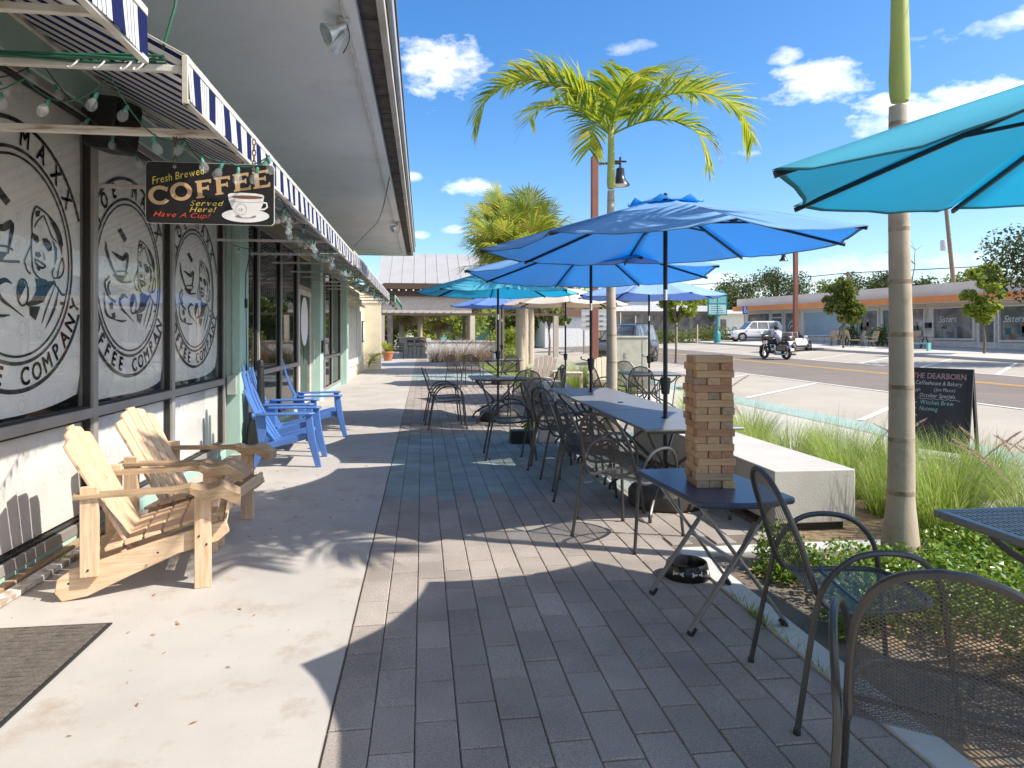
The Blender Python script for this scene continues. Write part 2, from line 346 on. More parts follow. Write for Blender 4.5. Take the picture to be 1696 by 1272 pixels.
T['blackmetal'] = pm('black_metal', (.02, .02, .021), .35, metal=.3)
T['base_fab'] = pm('dark_brown_vinyl', (.045, .037, .033), .55, (.07, .058, .05), 6, .5, 14)
T['pine'] = woodmat('pine_board', (.68, .50, .335), (.54, .35, .20), 'x')
T['pinez'] = woodmat('pine_post', (.68, .495, .33), (.54, .345, .195), 'z')
T['oldwood'] = woodmat('carved_worn_wood', (.42, .29, .17), (.27, .18, .11), 'x')
T['palewood'] = woodmat('pale_weathered_wood', (.72, .62, .48), (.6, .5, .38), 'z')
T['greywood'] = woodmat('grey_weathered_wood', (.48, .40, .33), (.38, .31, .25), 'z')
T['jenga'] = woodmat('tower_block_pine', (.52, .325, .18), (.42, .245, .125), 'x', False, island=.0)
T['jenga_red'] = woodmat('tower_block_reddish', (.40, .205, .12), (.31, .145, .08), 'x', False)
T['jenga_grey'] = woodmat('tower_block_greyed', (.38, .26, .175), (.26, .165, .105), 'x', True)
T['blue_plastic'] = pm('blue_plastic', (.075, .175, .44), .42, (.065, .15, .38), 3, spec=.5)
T['u_blue'] = cloth('umbrella_blue', (.37, .62, .86), .58, (.04, .47, .84))
T['u_teal'] = cloth('umbrella_turquoise', (.18, .67, .79), .52, (.0, .66, .88))
T['u_violet'] = cloth('umbrella_periwinkle', (.24, .40, .76), .45, (.06, .27, .68))
T['u_pale'] = cloth('umbrella_pale_blue', (.38, .56, .86), .4, (.15, .36, .8))
T['u_beige'] = cloth('umbrella_beige', (.76, .68, .58), .35, (.62, .5, .38))
T['u_rib'] = pm('umbrella_rib', (.012, .014, .022), .4)
T['chrome'] = pm('polished_metal', (.7, .7, .7), .18, metal=1)
def bulbmat():
    m, nt, N, L, B = newmat('clear_bulb'); out = N['Material Output']; B.inputs['Base Color'].default_value = (.75, .76, .74, 1); B.inputs['Roughness'].default_value = .05
    tr = N.new('ShaderNodeBsdfTransparent'); ms = N.new('ShaderNodeMixShader'); ms.inputs[0].default_value = .13; L.new(tr.outputs[0], ms.inputs[1]); L.new(B.outputs[0], ms.inputs[2]); L.new(ms.outputs[0], out.inputs[0]); return m
T['bulb'] = bulbmat()
T['socket'] = pm('green_socket', (.06, .22, .16), .5)
T['cord'] = pm('green_cord', (.012, .10, .055), .5)
T['blackcord'] = pm('dark_cord', (.015, .02, .017), .6)
T['tie'] = pm('white_tie', (.75, .73, .7), .6)
T['trunk'] = concretemat('palm_trunk_bark', (.46, .375, .285), (.25, .18, .125), scale=3.2, bump=.5)
T['shaft'] = pm('green_crownshaft', (.33, .36, .07), .5, (.42, .40, .10), 4)
T['frond'] = leafmat('palm_leaflet', (.10, .19, .015), (.36, .40, .02), (.40, .30, .03), .42)
T['sabal'] = leafmat('fan_palm_leaf', (.12, .20, .03), (.36, .38, .05), (.38, .30, .08), .4)
T['deadfrond'] = leafmat('dead_palm_leaf', (.14, .09, .045), (.26, .17, .08), None, .2)
T['bark'] = pm('tree_bark', (.22, .17, .12), .95, (.13, .10, .07), 9, .7, 30)
T['leaf_dark'] = leafmat('dark_leaf', (.022, .045, .012), (.07, .10, .02), (.14, .11, .03), .25)
T['leaf_mid'] = leafmat('mid_leaf', (.05, .09, .014), (.13, .17, .025), (.26, .2, .04), .35)
T['leaf_light'] = leafmat('light_leaf', (.11, .18, .02), (.27, .32, .04), (.33, .3, .06), .4)
T['cover'] = leafmat('shrub_leaf', (.06, .13, .014), (.18, .28, .03), (.28, .34, .06), .3, .3)
T['blade'] = leafmat('grass_blade', (.10, .19, .03), (.30, .40, .06), (.48, .42, .22), .42)
T['plume'] = leafmat('grass_plume', (.36, .22, .15), (.55, .38, .27), None, .3)
T['purple'] = leafmat('purple_grass', (.16, .09, .07), (.30, .22, .12), (.34, .32, .08), .3)
T['litter'] = leafmat('dry_leaf', (.30, .14, .05), (.42, .25, .10), None, .1)
# ------------------------------------------------------------------ ground and street
def lines(a, b, step, base):
    s = {a, b}; k = math.ceil((a-base)/step)
    while base+k*step < b:
        if base+k*step > a: s.add(base+k*step)
        k += 1
    return sorted(s)
def sheet(name, x0, x1, y0, y1, dz, mat, label=None):
    xs = lines(x0, x1, 3, 5); ys = lines(y0, y1, 4, 8); m = MB()
    vs = [(x, y, gz(x, y)+dz) for y in ys for x in xs]; n = len(xs)
    m.add(vs, [(j*n+i, j*n+i+1, (j+1)*n+i+1, (j+1)*n+i) for j in range(len(ys)-1) for i in range(n-1)])
    return struct(m.build(name, mat, smooth=0))
g = MB(); gx = sorted(set([-700, -200, -60]+list(range(-28, 5, 6))+list(range(5, 60, 6))+[37.4, 80, 200, 700])); gy = [-300, -60, -20, 8]+list(range(14, 150, 8))+[250, 900]
g.add([(x, y, gz(min(x, 60), min(y, 130))-.06) for y in gy for x in gx], [(j*len(gx)+i, j*len(gx)+i+1, (j+1)*len(gx)+i+1, (j+1)*len(gx)+i) for j in range(len(gy)-1) for i in range(len(gx)-1)])
struct(g.build('ground', T['dirt'], smooth=0))
struct(MB().bx(-2.30, -.352, -4, 41.5, -.10, 0).build('concrete_walkway', T['concrete'], smooth=0))
# paver walkway: every paver a real slab with its own tone
def pavers():
    m = MB(); tones = []
    Wd, Ln, gp = .158, .305, .005
    def slab(x0, x1, y0, y1, tone):
        z = rnd.uniform(-.002, .002); c = .0045
        o = [(x0, y0, z-c), (x1, y0, z-c), (x1, y1, z-c), (x0, y1, z-c), (x0+c, y0+c, z), (x1-c, y0+c, z), (x1-c, y1-c, z), (x0+c, y1-c, z)]
        b = [(p[0], p[1], -.03) for p in o[:4]]
        m.add(o+b, [(4, 5, 6, 7), (0, 1, 5, 4), (1, 2, 6, 5), (2, 3, 7, 6), (3, 0, 4, 7), (8, 9, 1, 0), (9, 10, 2, 1), (10, 11, 3, 2), (11, 8, 0, 3)]); tones.extend([tone]*9)
    k = 0; x = -.345
    while x < 5.2:
        y = -2.0+(.0 if k % 2 == 0 else .14)+rnd.uniform(-.012, .012)
        x1 = x+Wd
        ymin, ymax = (-3, 41.2) if x < 1.687 else ((4.46, 36) if x1 < 2.53 else ((8.3, 24) if x1 < 3.6 else (9.2, 17.5)))
        edge = x < 1.687 < x1
        while y < ymax:
            y1 = y+Ln*(2 if y > 18 else 1)
            if y >= ymin:
                ym = (y+y1)/2; j = rnd.uniform(.89, 1.1)
                teal = 6.2 < ym < 9.9 or 21.5 < ym < 27.5
                base = (.275, .318, .305) if teal else (.325, .28, .242)
                if rnd.random() < .08: j *= 1.12
                slab(x+gp*.36, (1.687 if edge and y < 4.46 else x1-gp*.36), y+gp*.95, y1-gp*.95, tuple(c*j for c in base))
            y = y1
        x = x1; k += 1
    ob = m.build('paver_walkway', T['paver'], smooth=0)
    ca = ob.data.color_attributes.new('tone', 'FLOAT_COLOR', 'CORNER'); arr = []
    for p in ob.data.polygons: arr += list(tones[p.index]+(1,))*len(p.vertices)
    ca.data.foreach_set('color', arr); struct(ob)
pavers()
struct(MB().bx(-.36, 5.25, -3, 41.4, -.05, -.012).build('sand_bed', T['joint'], smooth=0))
kb = MB().bx(1.69, 1.835, -3, 4.30, -.1, .012).bx(1.69, 4.6, 4.302, 4.45, -.1, .012)
struct(kb.build('kerb', T['kerb'], bev=.008))
def soil():
    m = MB(); n = 46; xs = [1.837+i*(4.6-1.837)/n for i in range(n+1)]; ys = [-3+j*(7.3)/90 for j in range(91)]
    m.add([(x, y, -.03+rnd.uniform(0, .03)+.02*math.sin(x*3)*math.sin(y*2.3)) for y in ys for x in xs], [(j*(n+1)+i, j*(n+1)+i+1, (j+1)*(n+1)+i+1, (j+1)*(n+1)+i) for j in range(90) for i in range(n)])
    struct(m.build('planting_bed', T['soil']))
soil()
struct(MB().bx(2.54, 4.6, 4.452, 8.3, -.1, -.002).build('planting_strip', T['soil'], smooth=0))
sheet('sidewalk', 4.6, 6.5, -12, 60, .006, T['walk2'])
sheet('teal_paving', 6.5, 7.2, 2, 22, .012, T['teal_pave'])
sheet('lawn', 2.6, 5.2, 17.6, 34, .004, T['grass_ground'])
sheet('plaza', -14, 4.6, 34.0, 60, -.02, T['walk2'])
sheet('parking_bays', 6.5, 11.3, -12, 60, .004, T['bay'])
sheet('road', 11.3, 19.0, -30, 150, .008, T['asphalt'])
sheet('far_parking_bays', 19.0, 25.6, -20, 110, .006, T['bay'])
def farwalk():
    m = MB(); ys = lines(-20, 120, 4, 8)
    for i in range(len(ys)-1):
        a, b = ys[i], ys[i+1]
        q = [(x, y, gz(x, y)+d) for y in (a, b) for x, d in ((25.6, .0), (25.6, .14), (25.75, .145), (33.9, .15))]
        m.add(q, [(0, 1, 5, 4), (1, 2, 6, 5), (2, 3, 7, 6)])
    struct(m.build('far_sidewalk', T['walk2'], smooth=0))
farwalk()
def linemark(m, x0, y0, x1, y1, w, dz=.016):
    L = math.hypot(x1-x0, y1-y0); n = max(1, int(L/1.3)); nx, ny = -(y1-y0)/L*w/2, (x1-x0)/L*w/2
    vs = []
    for i in range(n+1):
        x = x0+(x1-x0)*i/n; y = y0+(y1-y0)*i/n
        vs += [(x+nx, y+ny, gz(x+nx, y+ny)+dz), (x-nx, y-ny, gz(x-nx, y-ny)+dz)]
    m.add(vs, [(2*i, 2*i+1, 2*i+3, 2*i+2) for i in range(n)])
mk = MB(); linemark(mk, 11.35, -12, 11.35, 70, .12); linemark(mk, 18.95, -20, 18.95, 110, .12)
for k in range(-3, 14): linemark(mk, 7.25, 6.55+4.05*k, 11.2, 10.3+4.05*k, .12); linemark(mk, 19.1, 17.0+3.2*k*1.15, 25.4, 22.8+3.2*k*1.15, .12)
struct(mk.build('white_road_lines', T['white_paint'], smooth=0))
mk = MB(); linemark(mk, 15.78, -20, 15.78, 110, .11); linemark(mk, 16.02, -20, 16.02, 110, .11)
struct(mk.build('yellow_road_lines', T['yellow_paint'], smooth=0))
# ------------------------------------------------------------------ the coffee house
CH = thing('coffee_house', 'mint green shopfront with wide flat roof overhang and bronze window frames', 'building', (-2.4, 12, 0))
WX = -2.40
def part(m, name, mat, par, **k): return m.build(name, mat, par, world=True, **k)
wl = MB().bx(-2.72, WX, -4, 21.0, 3.06, 4.4).bx(-2.6, WX+.03, -4, 8.7, -.1, .07).bx(-2.6, WX+.03, 9.1, 13.55, -.1, .07).bx(-2.6, WX+.03, 15.75, 20.5, -.1, .07).bx(-7, WX, 21.0, 21.2, -.1, 4.4).bx(-7, WX, -4.2, -4, -.1, 4.4)
part(wl, 'wall', T['mint'], CH)
for a, b in ((8.70, 9.10), (15.30, 15.75), (20.50, 20.95)):
    part(MB().bx(-2.75, -2.20, a, b, -.05, 3.35), 'pilaster', T['mint'], CH, bev=.01)
part(MB().bx(-2.66, WX+.05, -4, 8.698, 3.062, 3.30), 'header_beam', T['mint'], CH, bev=.01)
part(MB().bx(-2.66, WX+.02, 9.102, 20.49, 3.0, 3.30), 'header_beam', pm('yellowed_header', (.50, .46, .30), .8), CH)
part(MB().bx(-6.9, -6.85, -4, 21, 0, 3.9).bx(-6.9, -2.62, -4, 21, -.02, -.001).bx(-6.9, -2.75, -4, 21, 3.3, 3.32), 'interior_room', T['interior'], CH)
def bay(y0, y1, mull, rail=True):
    f = MB(); d0, d1 = -2.47, -2.36
    for y in (y0, *mull, y1): f.bx(d0, d1, y-.035, y+.035, .07, 3.06)
    ys = (y0, *mull, y1)
    for a, b in zip(ys, ys[1:]):
        for z0, z1 in ((.07, .14), (3.0, 3.06))+(((.85, .92),) if rail else ()): f.bx(d0+.003, d1-.003, a+.035, b-.035, z0, z1)
    part(f, 'window_frame', T['frame'], CH, bev=.004)
    gk = MB()
    for a, b in zip(ys, ys[1:]):
        for z0, z1 in (((.14, .85), (.92, 3.0)) if rail else ((.14, 3.0),)):
            for q in ((a+.035, a+.052, z0, z1), (b-.052, b-.035, z0, z1), (a+.052, b-.052, z0, z0+.016), (a+.052, b-.052, z1-.016, z1)): gk.bx(-2.432, -2.385, *q)
    part(gk, 'gasket', T['gasket'], CH)
    for a, b in zip(ys, ys[1:]):
        for z0, z1 in (((.155, .835), (.935, 2.985)) if rail else ((.155, 2.985),)):
            part(MB().bx(-2.413, -2.407, a+.05, b-.05, z0, z1), 'window_pane', T['glass'] if b < 8.7 else T['glass2'], CH, smooth=0)
bay(-.95, 8.66, (.5, 2.05, 3.68, 5.35, 6.925))
bay(9.14, 13.55, (10.4, 12.0))
bay(15.79, 20.46, (17.2, 18.6))
# entrance door
dr = MB().bx(-2.45, -2.38, 13.75, 13.86, .03, 2.35).bx(-2.45, -2.38, 15.1, 15.2, .03, 2.35).bx(-2.45, -2.38, 13.86, 15.1, 2.25, 2.35).bx(-2.45, -2.38, 13.86, 15.1, .03, .22)
dob = part(dr, 'door', T['white_metal'], CH, bev=.004)
o = MB().bx(-2.42, -2.41, 13.86, 15.1, .22, 2.25).build('door_pane', T['glass2'], None, smooth=0); o.parent = dob; o.data.transform(Matrix.Translation((2.4, -12, 0)))
o = MB().tube([(-2.36, 15.02, .8), (-2.30, 15.02, .82), (-2.30, 15.02, 1.3), (-2.36, 15.02, 1.32)], .014).build('door_handle', T['white_metal'], None); o.parent = dob; o.data.transform(Matrix.Translation((2.4, -12, 0)))
part(MB().bx(-2.46, -2.38, 13.60, 13.75, .03, 3.0).bx(-2.46, -2.38, 15.2, 15.3, .03, 3.0).bx(-2.46, -2.38, 13.75, 15.2, 2.35, 2.43), 'door_frame', T['frame'], CH)
part(MB().bx(-2.415, -2.405, 13.76, 15.19, 2.44, 2.99), 'transom_pane', T['glass2'], CH, smooth=0)
ov = [(14.48+.42*math.cos(t*.2618), 1.72+.5*math.sin(t*.2618)) for t in range(24)]
part(MB().prism(ov, lambda a, b, t: (t, a, b), -2.404, -2.400), 'door_emblem', T['paper'], CH)
# roof
part(MB().bx(-7.2, -.50, -4, 21.7, 3.93, 4.06), 'soffit', T['soffit'], CH)
rf = MB()
y = -3.9
while y < 21.5:
    rf.bx(-.50, -.345, y, min(y+.58, 21.68), 4.02, 4.10); y += .60
part(rf, 'eave_board', T['darkwood'], CH)
part(MB().bx(-.345, -.285, -4, 21.7, 3.915, 4.16).bx(-7.2, -.345, 21.70, 21.75, 3.915, 4.16), 'fascia', T['fascia'], CH, bev=.008)
part(MB().bx(-.283, -.235, -4, 21.76, 4.03, 4.20), 'gutter', pm('grey_gutter', (.36, .37, .38), .6), CH, bev=.012)
part(MB().bx(-7.3, -.22, -4.1, 21.8, 4.202, 4.26), 'roof', T['darkwood'], CH)
part(MB().tube([(-.62, 2.2, 3.915), (-.60, 8, 3.912), (-.62, 14, 3.914), (-.62, 20.8, 3.914)], .013, 6), 'conduit', T['white_metal'], CH)
part(MB().tube([(-2.29, 8.695, .95), (-2.29, 8.69, 3.2)], .016, 8).bx(-2.345, -2.235, 8.64, 8.698, .72, .96), 'junction_box', pm('grey_box', (.38, .42, .38), .6), CH, bev=.006)
part(MB().bx(-2.22, -2.16, 15.40, 15.62, 1.05, 1.32), 'mail_box', T['black'], CH, bev=.01)
# timber lying along the wall foot
tag(MB().bx(-2.29, -2.21, 2.6, 4.95, .003, .033).build('timber_board', pm('flaking_white_board', (.70, .67, .62), .8, (.34, .26, .19), 7, .4, 20, lo=.5, hi=.62), bev=.004), 'white painted board lying on the concrete along the window wall', 'board')
tag(MB().bx(-2.365, -2.305, 2.3, 5.6, .003, .045).build('timber_board', woodmat('brown_board', (.42, .30, .19), (.30, .2, .12), 'y'), bev=.004), 'brown bare timber strip tucked against the window sill', 'board')
# ------------------------------------------------------------------ window banners with the emblem
GL = {}
def glyph(ch):
    if ch not in GL:
        cu = bpy.data.curves.new('glyph', 'FONT'); cu.body = ch; cu.resolution_u = 3; ob = bpy.data.objects.new('glyph', cu); C.objects.link(ob)
        bpy.context.view_layer.update(); me = bpy.data.meshes.new_from_object(ob.evaluated_get(bpy.context.evaluated_depsgraph_get()))
        vs = [(v.co.x, v.co.y) for v in me.vertices]; fs = [tuple(p.vertices) for p in me.polygons]
        xs = [a[0] for a in vs] or [0, .25]
        GL[ch] = (vs, fs, min(xs), max(xs)); bpy.data.objects.remove(ob); bpy.data.curves.remove(cu); bpy.data.meshes.remove(me)
    return GL[ch]
def text(m, s, fn, x, y, h, ang=0, shear=0, sx=1, gap=.10, mi=0, center=False, bold=0):
    k = h/.7; tot = 0
    for ch in s: a = glyph(ch); tot += (.3 if ch == ' ' else a[3]-a[2]+gap)*k*sx
    cx = -tot/2 if center else 0; ca, sa = math.cos(ang), math.sin(ang)
    for ch in s:
        if ch == ' ': cx += .3*k*sx; continue
        vs, fs, x0, x1 = glyph(ch)
        for off in ((0, 0), (bold, 0), (0, bold), (bold, bold)) if bold else ((0, 0),):
            pts = []
            for a, b in vs:
                px = cx+(a-x0)*k*sx+b*k*shear+off[0]; py = b*k+off[1]
                pts.append(fn(x+px*ca-py*sa, y+px*sa+py*ca))
            m.add(pts, fs, mi)
        cx += (x1-x0+gap)*k*sx
    return tot
def arctext(m, s, fn, r, h, a0, a1, top=True, sx=.8, wmax=9):
    n = len(s); k = h/.7
    for i, ch in enumerate(s):
        if ch == ' ': continue
        t = R(a0+(a1-a0)*i/(n-1)); vs, fs, x0, x1 = glyph(ch); cx = (x0+x1)/2
        rr = r if top else r+h
        ux, uy = math.cos(t), math.sin(t); tx, ty = (uy, -ux) if top else (-uy, ux); rx, ry = (ux, uy) if top else (-ux, -uy)
        P = [(rr*ux+(a-cx)*k*sx*tx+b*k*rx, rr*uy+(a-cx)*k*sx*ty+b*k*ry) for a, b in vs]
        if max(abs(p[0]) for p in P) > wmax: continue
        m.add([fn(*p) for p in P], fs)
def emblem(fn, wmax):
    m = MB()
    def ring(r0, r1, n=120):
        for i in range(n):
            a, b = 2*math.pi*i/n, 2*math.pi*(i+1)/n
            q = [(r0*math.cos(a), r0*math.sin(a)), (r1*math.cos(a), r1*math.sin(a)), (r1*math.cos(b), r1*math.sin(b)), (r0*math.cos(b), r0*math.sin(b))]
            if max(abs(p[0]) for p in q) < wmax: m.flat(q, fn)
    ring(.602, .618); ring(.642, .664); ring(.808, .836)
    [arctext(m, 'JOE MAXX', lambda a, b, o=o: fn(a+o[0], b+o[1]), .682, .118, 146, 38, True, .85, wmax) for o in ((0, 0), (.006, 0), (0, .006), (.006, .006))]; [arctext(m, 'COFFEE COMPANY', lambda a, b, o=o: fn(a+o[0], b+o[1]), .682, .112, 204, 338, False, .9, wmax) for o in ((0, 0), (.006, 0), (0, .006), (.006, .006))]
    s = lambda pts: [((x-182)/458*.61, (307-y)/890*.61) for x, y in pts]
    def sm(P, w):
        n = 5; Q = crom([(a, b, c) for (a, b), c in zip(P, w)], n) if len(P) > 2 else [Vector((a, b, c)) for (a, b), c in zip(P, w)]
        m.stroke([(q.x, q.y) for q in Q], [max(.002, q.z) for q in Q], fn)
    def pl(*pts): m.flat(s(pts), fn)
    def st(w, *pts): sm(s(pts), [q*1.35 for q in w] if isinstance(w, list) else [w*1.35]*len(pts))
    # an airman's head in line art
    st([.006, .012, .012, .012, .01, .012, .014, .012], (300, 100), (302, -64), (322, -164), (352, -189), (440, -144), (520, -64), (560, 26), (578, 120))
    pl((440, -140), (500, -95), (545, -20), (572, 80), (575, 215), (545, 130), (515, 20), (470, -70)); st(.008, (400, -130), (440, -40), (470, 40), (520, 95)); st(.008, (395, -125), (350, -60), (320, 10))
    pl((330, -150), (372, -168), (360, -110), (335, -90)); st(.01, (302, 60), (295, 180), (300, 300), (310, 400), (360, 470), (430, 488))
    pl((305, 62), (350, 78), (362, 125), (345, 150), (318, 128)); pl((388, 90), (430, 80), (470, 120), (478, 185), (440, 205), (405, 150))
    pl((330, 235), (365, 228), (380, 262), (355, 282), (330, 270)); st(.008, (393, 225), (412, 290)); st(.010, (322, 300), (340, 345), (385, 372), (418, 345), (370, 318), (322, 300))
    pl((335, 366), (380, 372), (358, 408)); pl((480, 80), (520, 150), (525, 250), (500, 330), (505, 200))
    st(.010, (575, 235), (592, 310), (577, 400), (532, 440), (545, 330), (575, 235)); st(.008, (500, 345), (478, 400), (495, 450), (530, 440)); st(.008, (240, 330), (270, 240), (300, 170)); st(.008, (235, 330), (262, 420), (290, 440))
    pl((325, 478), (400, 492), (475, 485), (500, 470), (525, 540), (490, 510), (440, 590), (400, 690), (345, 722), (275, 742), (238, 728), (300, 680), (335, 600), (338, 540))
    pl((280, 742), (372, 735), (330, 870), (282, 820)); st([.004, .012, .004], (505, 525), (430, 740), (385, 895)); st([.004, .02, .004], (540, 560), (500, 740), (415, 945)); st(.012, (525, 530), (570, 600), (600, 600)); st(.014, (555, 690), (600, 690))
    st(.010, *[(225+44*math.cos(t*.314), 622+118*math.sin(t*.314)) for t in range(21)]); pl((190, 560), (225, 510), (250, 560), (215, 640), (195, 690))
    st([.006, .022, .024, .02, .008, .004], (140, 552), (85, 532), (30, 590), (60, 690), (150, 770), (232, 838))
    # cup, saucer, steam and a dropping tin
    st([.008, .03, .02, .008], (-160, -60), (-145, 60), (-70, 230), (10, 330)); st([.008, .03, .034, .01], (-80, 40), (60, 90), (140, 40), (110, 300)); st(.01, (-20, 260), (90, 240), (150, 260)); pl((-60, 300), (110, 290), (60, 380), (0, 350))
    st(.012, (-60, 300), (40, 370), (200, 350)); st(.014, (-110, 330), (-170, 420), (-120, 560), (-30, 620)); st(.012, (-100, 380), (-130, 460), (-100, 540)); st([.006, .016, .006], (-180, 520), (-150, 760), (-20, 830)); st([.006, .014, .006], (-20, 830), (60, 840), (125, 830))
    pl((-110, 640), (-70, 620), (-60, 700), (-100, 710)); pl((-80, 760), (-40, 740), (-30, 800), (-65, 810)); pl((0, -230), (40, -270), (130, -165), (95, -110))
    return m
def banner(y0, y1, label, bottom):
    t = thing('window_banner', label, 'banner', (-2.445, (y0+y1)/2, 1.925), 0, 'printed banners hanging in the windows')
    hw = (y1-y0)/2; m = MB(); nx, nz = 24, 14; V = []
    for j in range(nz+1):
        for i in range(nx+1):
            u = -1+2*i/nx; q = j/nz
            zb = bottom(u)-1.925; z = zb+(1.14-zb)*q
            x = .003*math.sin(u*2.3+.7)*(1-q)**2
            if q < .08: x -= .02*(1-q/.08)*max(0, u)
            V.append((x, u*hw, z))
    m.add(V, [(j*(nx+1)+i, j*(nx+1)+i+1, (j+1)*(nx+1)+i+1, (j+1)*(nx+1)+i) for j in range(nz) for i in range(nx)])
    m.build('sheet', T['banner'], t)
    emblem(lambda a, b: (.0055, a, b), hw-.01).build('emblem', T['ink'], t, smooth=0)
banner(3.74, 5.29, 'large printed banner in the nearest full window, cut off by the left edge', lambda u: .955+.07*max(0, u)**2)
banner(5.41, 6.87, 'printed emblem banner in the middle window left of the hanging coffee sign', lambda u: .955+.06*max(0, u)**3)
banner(6.98, 8.60, 'printed emblem banner in the window next to the mint pilaster', lambda u: .975+.09*max(0, u)**3)
banner(2.10, 3.63, 'printed banner in the window beside the doormat', lambda u: .95)
for k, (a, b, w) in enumerate(((.55, 2.0, 'by the doormat'), (2.11, 3.62, 'beside the doormat'), (3.74, 5.29, 'behind the near pine chair'), (5.41, 6.87, 'behind the far pine chair'), (6.98, 8.60, 'beside the mint pilaster'))):
    t = MB().box((-2.44, (a+b)/2, .495), (.004, b-a, .66)).build('window_paper', T['paper'], smooth=0); tag(t, 'white patterned paper covering the low pane '+w, 'paper', 'papers behind the low panes')
# ------------------------------------------------------------------ awnings
def awning(y0, y1, label, mat, x0=-2.37, x1=-.96, zt=3.34, zf=2.60, val=.19, green=False, bars=()):
    t = thing('striped_awning' if not green else 'green_awning', label, 'awning', (x0, (y0+y1)/2, zf))
    a = MB(); n = max(2, int((y1-y0)/.13)); V = []
    for i in range(n+1):
        y = y0+(y1-y0)*i/n
        V += [(x0, y, zt), (x1, y, zf), (x1+.010+.006*math.sin(y*9)+rnd.uniform(-.003, .003), y, zf-val+rnd.uniform(-.003, .003))]
    a.add(V, [(3*i, 3*i+1, 3*i+4, 3*i+3) for i in range(n)]+[(3*i+1, 3*i+2, 3*i+5, 3*i+4) for i in range(n)])
    o = part(a, 'canopy', mat, t, smooth=0); sd = o.modifiers.new('cloth', 'SOLIDIFY'); sd.thickness = .003
    f = MB(); f.beam((x1-.01, y0, zf-.02), (x1-.01, y1, zf-.02), .03, .03); f.beam((x1-.005, y0, zf-val), (x1-.005, y1, zf-val), .025, .02)
    f.beam((x0+.03, y0, zt-.04), (x0+.03, y1, zt-.04), .03, .03)
    for y in bars:
        f.beam((x0, y, zf-.05), (x1-.02, y, zf-.05), .028, .028); f.beam((x0+.03, y, zt-.06), (x1-.03, y, zf-.03), .026, .026)
    f.beam((x1-.01, y0+.012, zf), (x1-.01, y0+.012, zf-val-.01), .03, .025)
    part(f, 'awning_frame', T['white_metal'], t, bev=.003)
    return t
awning(2.97, 9.75, 'navy and white striped awning over the emblem windows', T['stripe'], bars=(3.0, 5.42, 6.9, 8.33, 9.7))
awning(9.95, 20.3, 'navy and white striped awning farther along over the entrance', T['stripe'], zf=2.64, bars=(10, 11.25, 12.8, 14.0, 15.2, 16.4, 17.6, 20.2))
awning(-2.5, 2.55, 'navy and white striped awning nearest the camera at the top left', T['stripe'], bars=(-2.4, 0, 2.5))
awning(20.6, 27.0, 'dark green awning over the cream wall', T['green_fab'], zf=2.62, zt=3.1, val=.2, x1=-.80, green=True, bars=(21, 23, 25, 26.3))
SB = MB().beam((-2.36, 3.50, 2.425), (-.97, 3.50, 2.425), .035, .035)
tag(SB.build('hanging_bar', pm('rusty_white_bar', (.62, .56, .48), .7, (.25, .12, .05), 5, .2, 30, stretch=(1, 8, 8), lo=.5, hi=.7), bev=.004), 'rust stained white bar under the awning carrying the coffee sign', 'bar')
# ------------------------------------------------------------------ string lights, cords
def wire(pts, sag, n=8):
    out = []
    for a, b in zip(pts, pts[1:]):
        a, b = Vector(a), Vector(b)
        for i in range(n): t = i/n; p = a.lerp(b, t); p.z -= sag*4*t*(1-t); out.append(p)
    out.append(Vector(pts[-1])); return out
BULB = MB().lathe([(0, -.058), (.013, -.055), (.0215, -.041), (.0225, -.030), (.018, -.014), (.0085, 0)], 12).mesh('bulb', T['bulb'])
SOCK = MB().lathe([(.0085, -.004), (.0095, .002), (.0085, .022), (.005, .028)], 10).mesh('socket', T['socket'])
def lights(label, pts, sag, step, par_loc, wig=.012, mat='cord'):
    t = thing('string_light', label, 'string lights', par_loc, 0, 'festoon light strings under the awning')
    P = [p-Vector(par_loc) for p in wire(pts, sag)]
    MB().tube(P, .0035, 5).build('cable', T[mat], t)
    acc = step*.5; k = 0
    for a, b in zip(P, P[1:]):
        L = (b-a).length
        while acc < L and k < 95:
            p = a.lerp(b, acc/L); rot = (rnd.uniform(-.5, .5), rnd.uniform(-.5, .5), 0)
            s = bpy.data.objects.new('socket', SOCK); C.objects.link(s); s.parent = t; s.location = p+Vector((0, 0, -.034)); s.rotation_euler = rot
            q = bpy.data.objects.new('bulb', BULB); C.objects.link(q); q.parent = s
            acc += step; k += 1
        acc -= L
lights('festoon string looping between the near awning bar and the speaker', [(-2.2, 3.0, 2.5), (-1.62, 3.05, 2.50), (-1.28, 3.02, 2.52), (-1.15, 3.5, 2.40), (-1.02, 4.3, 2.42)], .10, .21, (-1.6, 3.0, 2.5))
lights('festoon string looping around the speaker and wall side of the awning', [(-1.9, 3.0, 2.52), (-1.95, 3.8, 2.86), (-1.9, 4.7, 2.7), (-1.7, 5.42, 2.52), (-1.35, 5.42, 2.52), (-1.2, 6.0, 2.62), (-1.1, 6.9, 2.52)], .07, .30, (-1.9, 3.4, 2.5), mat='blackcord')
lights('festoon string draped over the top edge of the coffee sign', [(-1.08, 3.44, 2.33), (-.92, 3.44, 2.275), (-.80, 3.44, 2.265), (-.74, 3.46, 2.32), (-.98, 4.0, 2.40)], .012, .085, (-.9, 3.44, 2.3))
lights('festoon string with bunched bulbs along the near valance edge', [(-1.0, 4.0, 2.42)]+[(-1.02-(k % 3)*.07, 4.0+k*.45, 2.36+.05*(k % 2)) for k in range(1, 14)], .05, .11, (-1.0, 7, 2.4))
lights('festoon string with bunched bulbs along the far valance edge', [(-1.03-(k % 3)*.10, 10.0+k*.55, 2.42+.06*(k % 2)) for k in range(0, 19)], .08, .115, (-1.0, 14, 2.4))
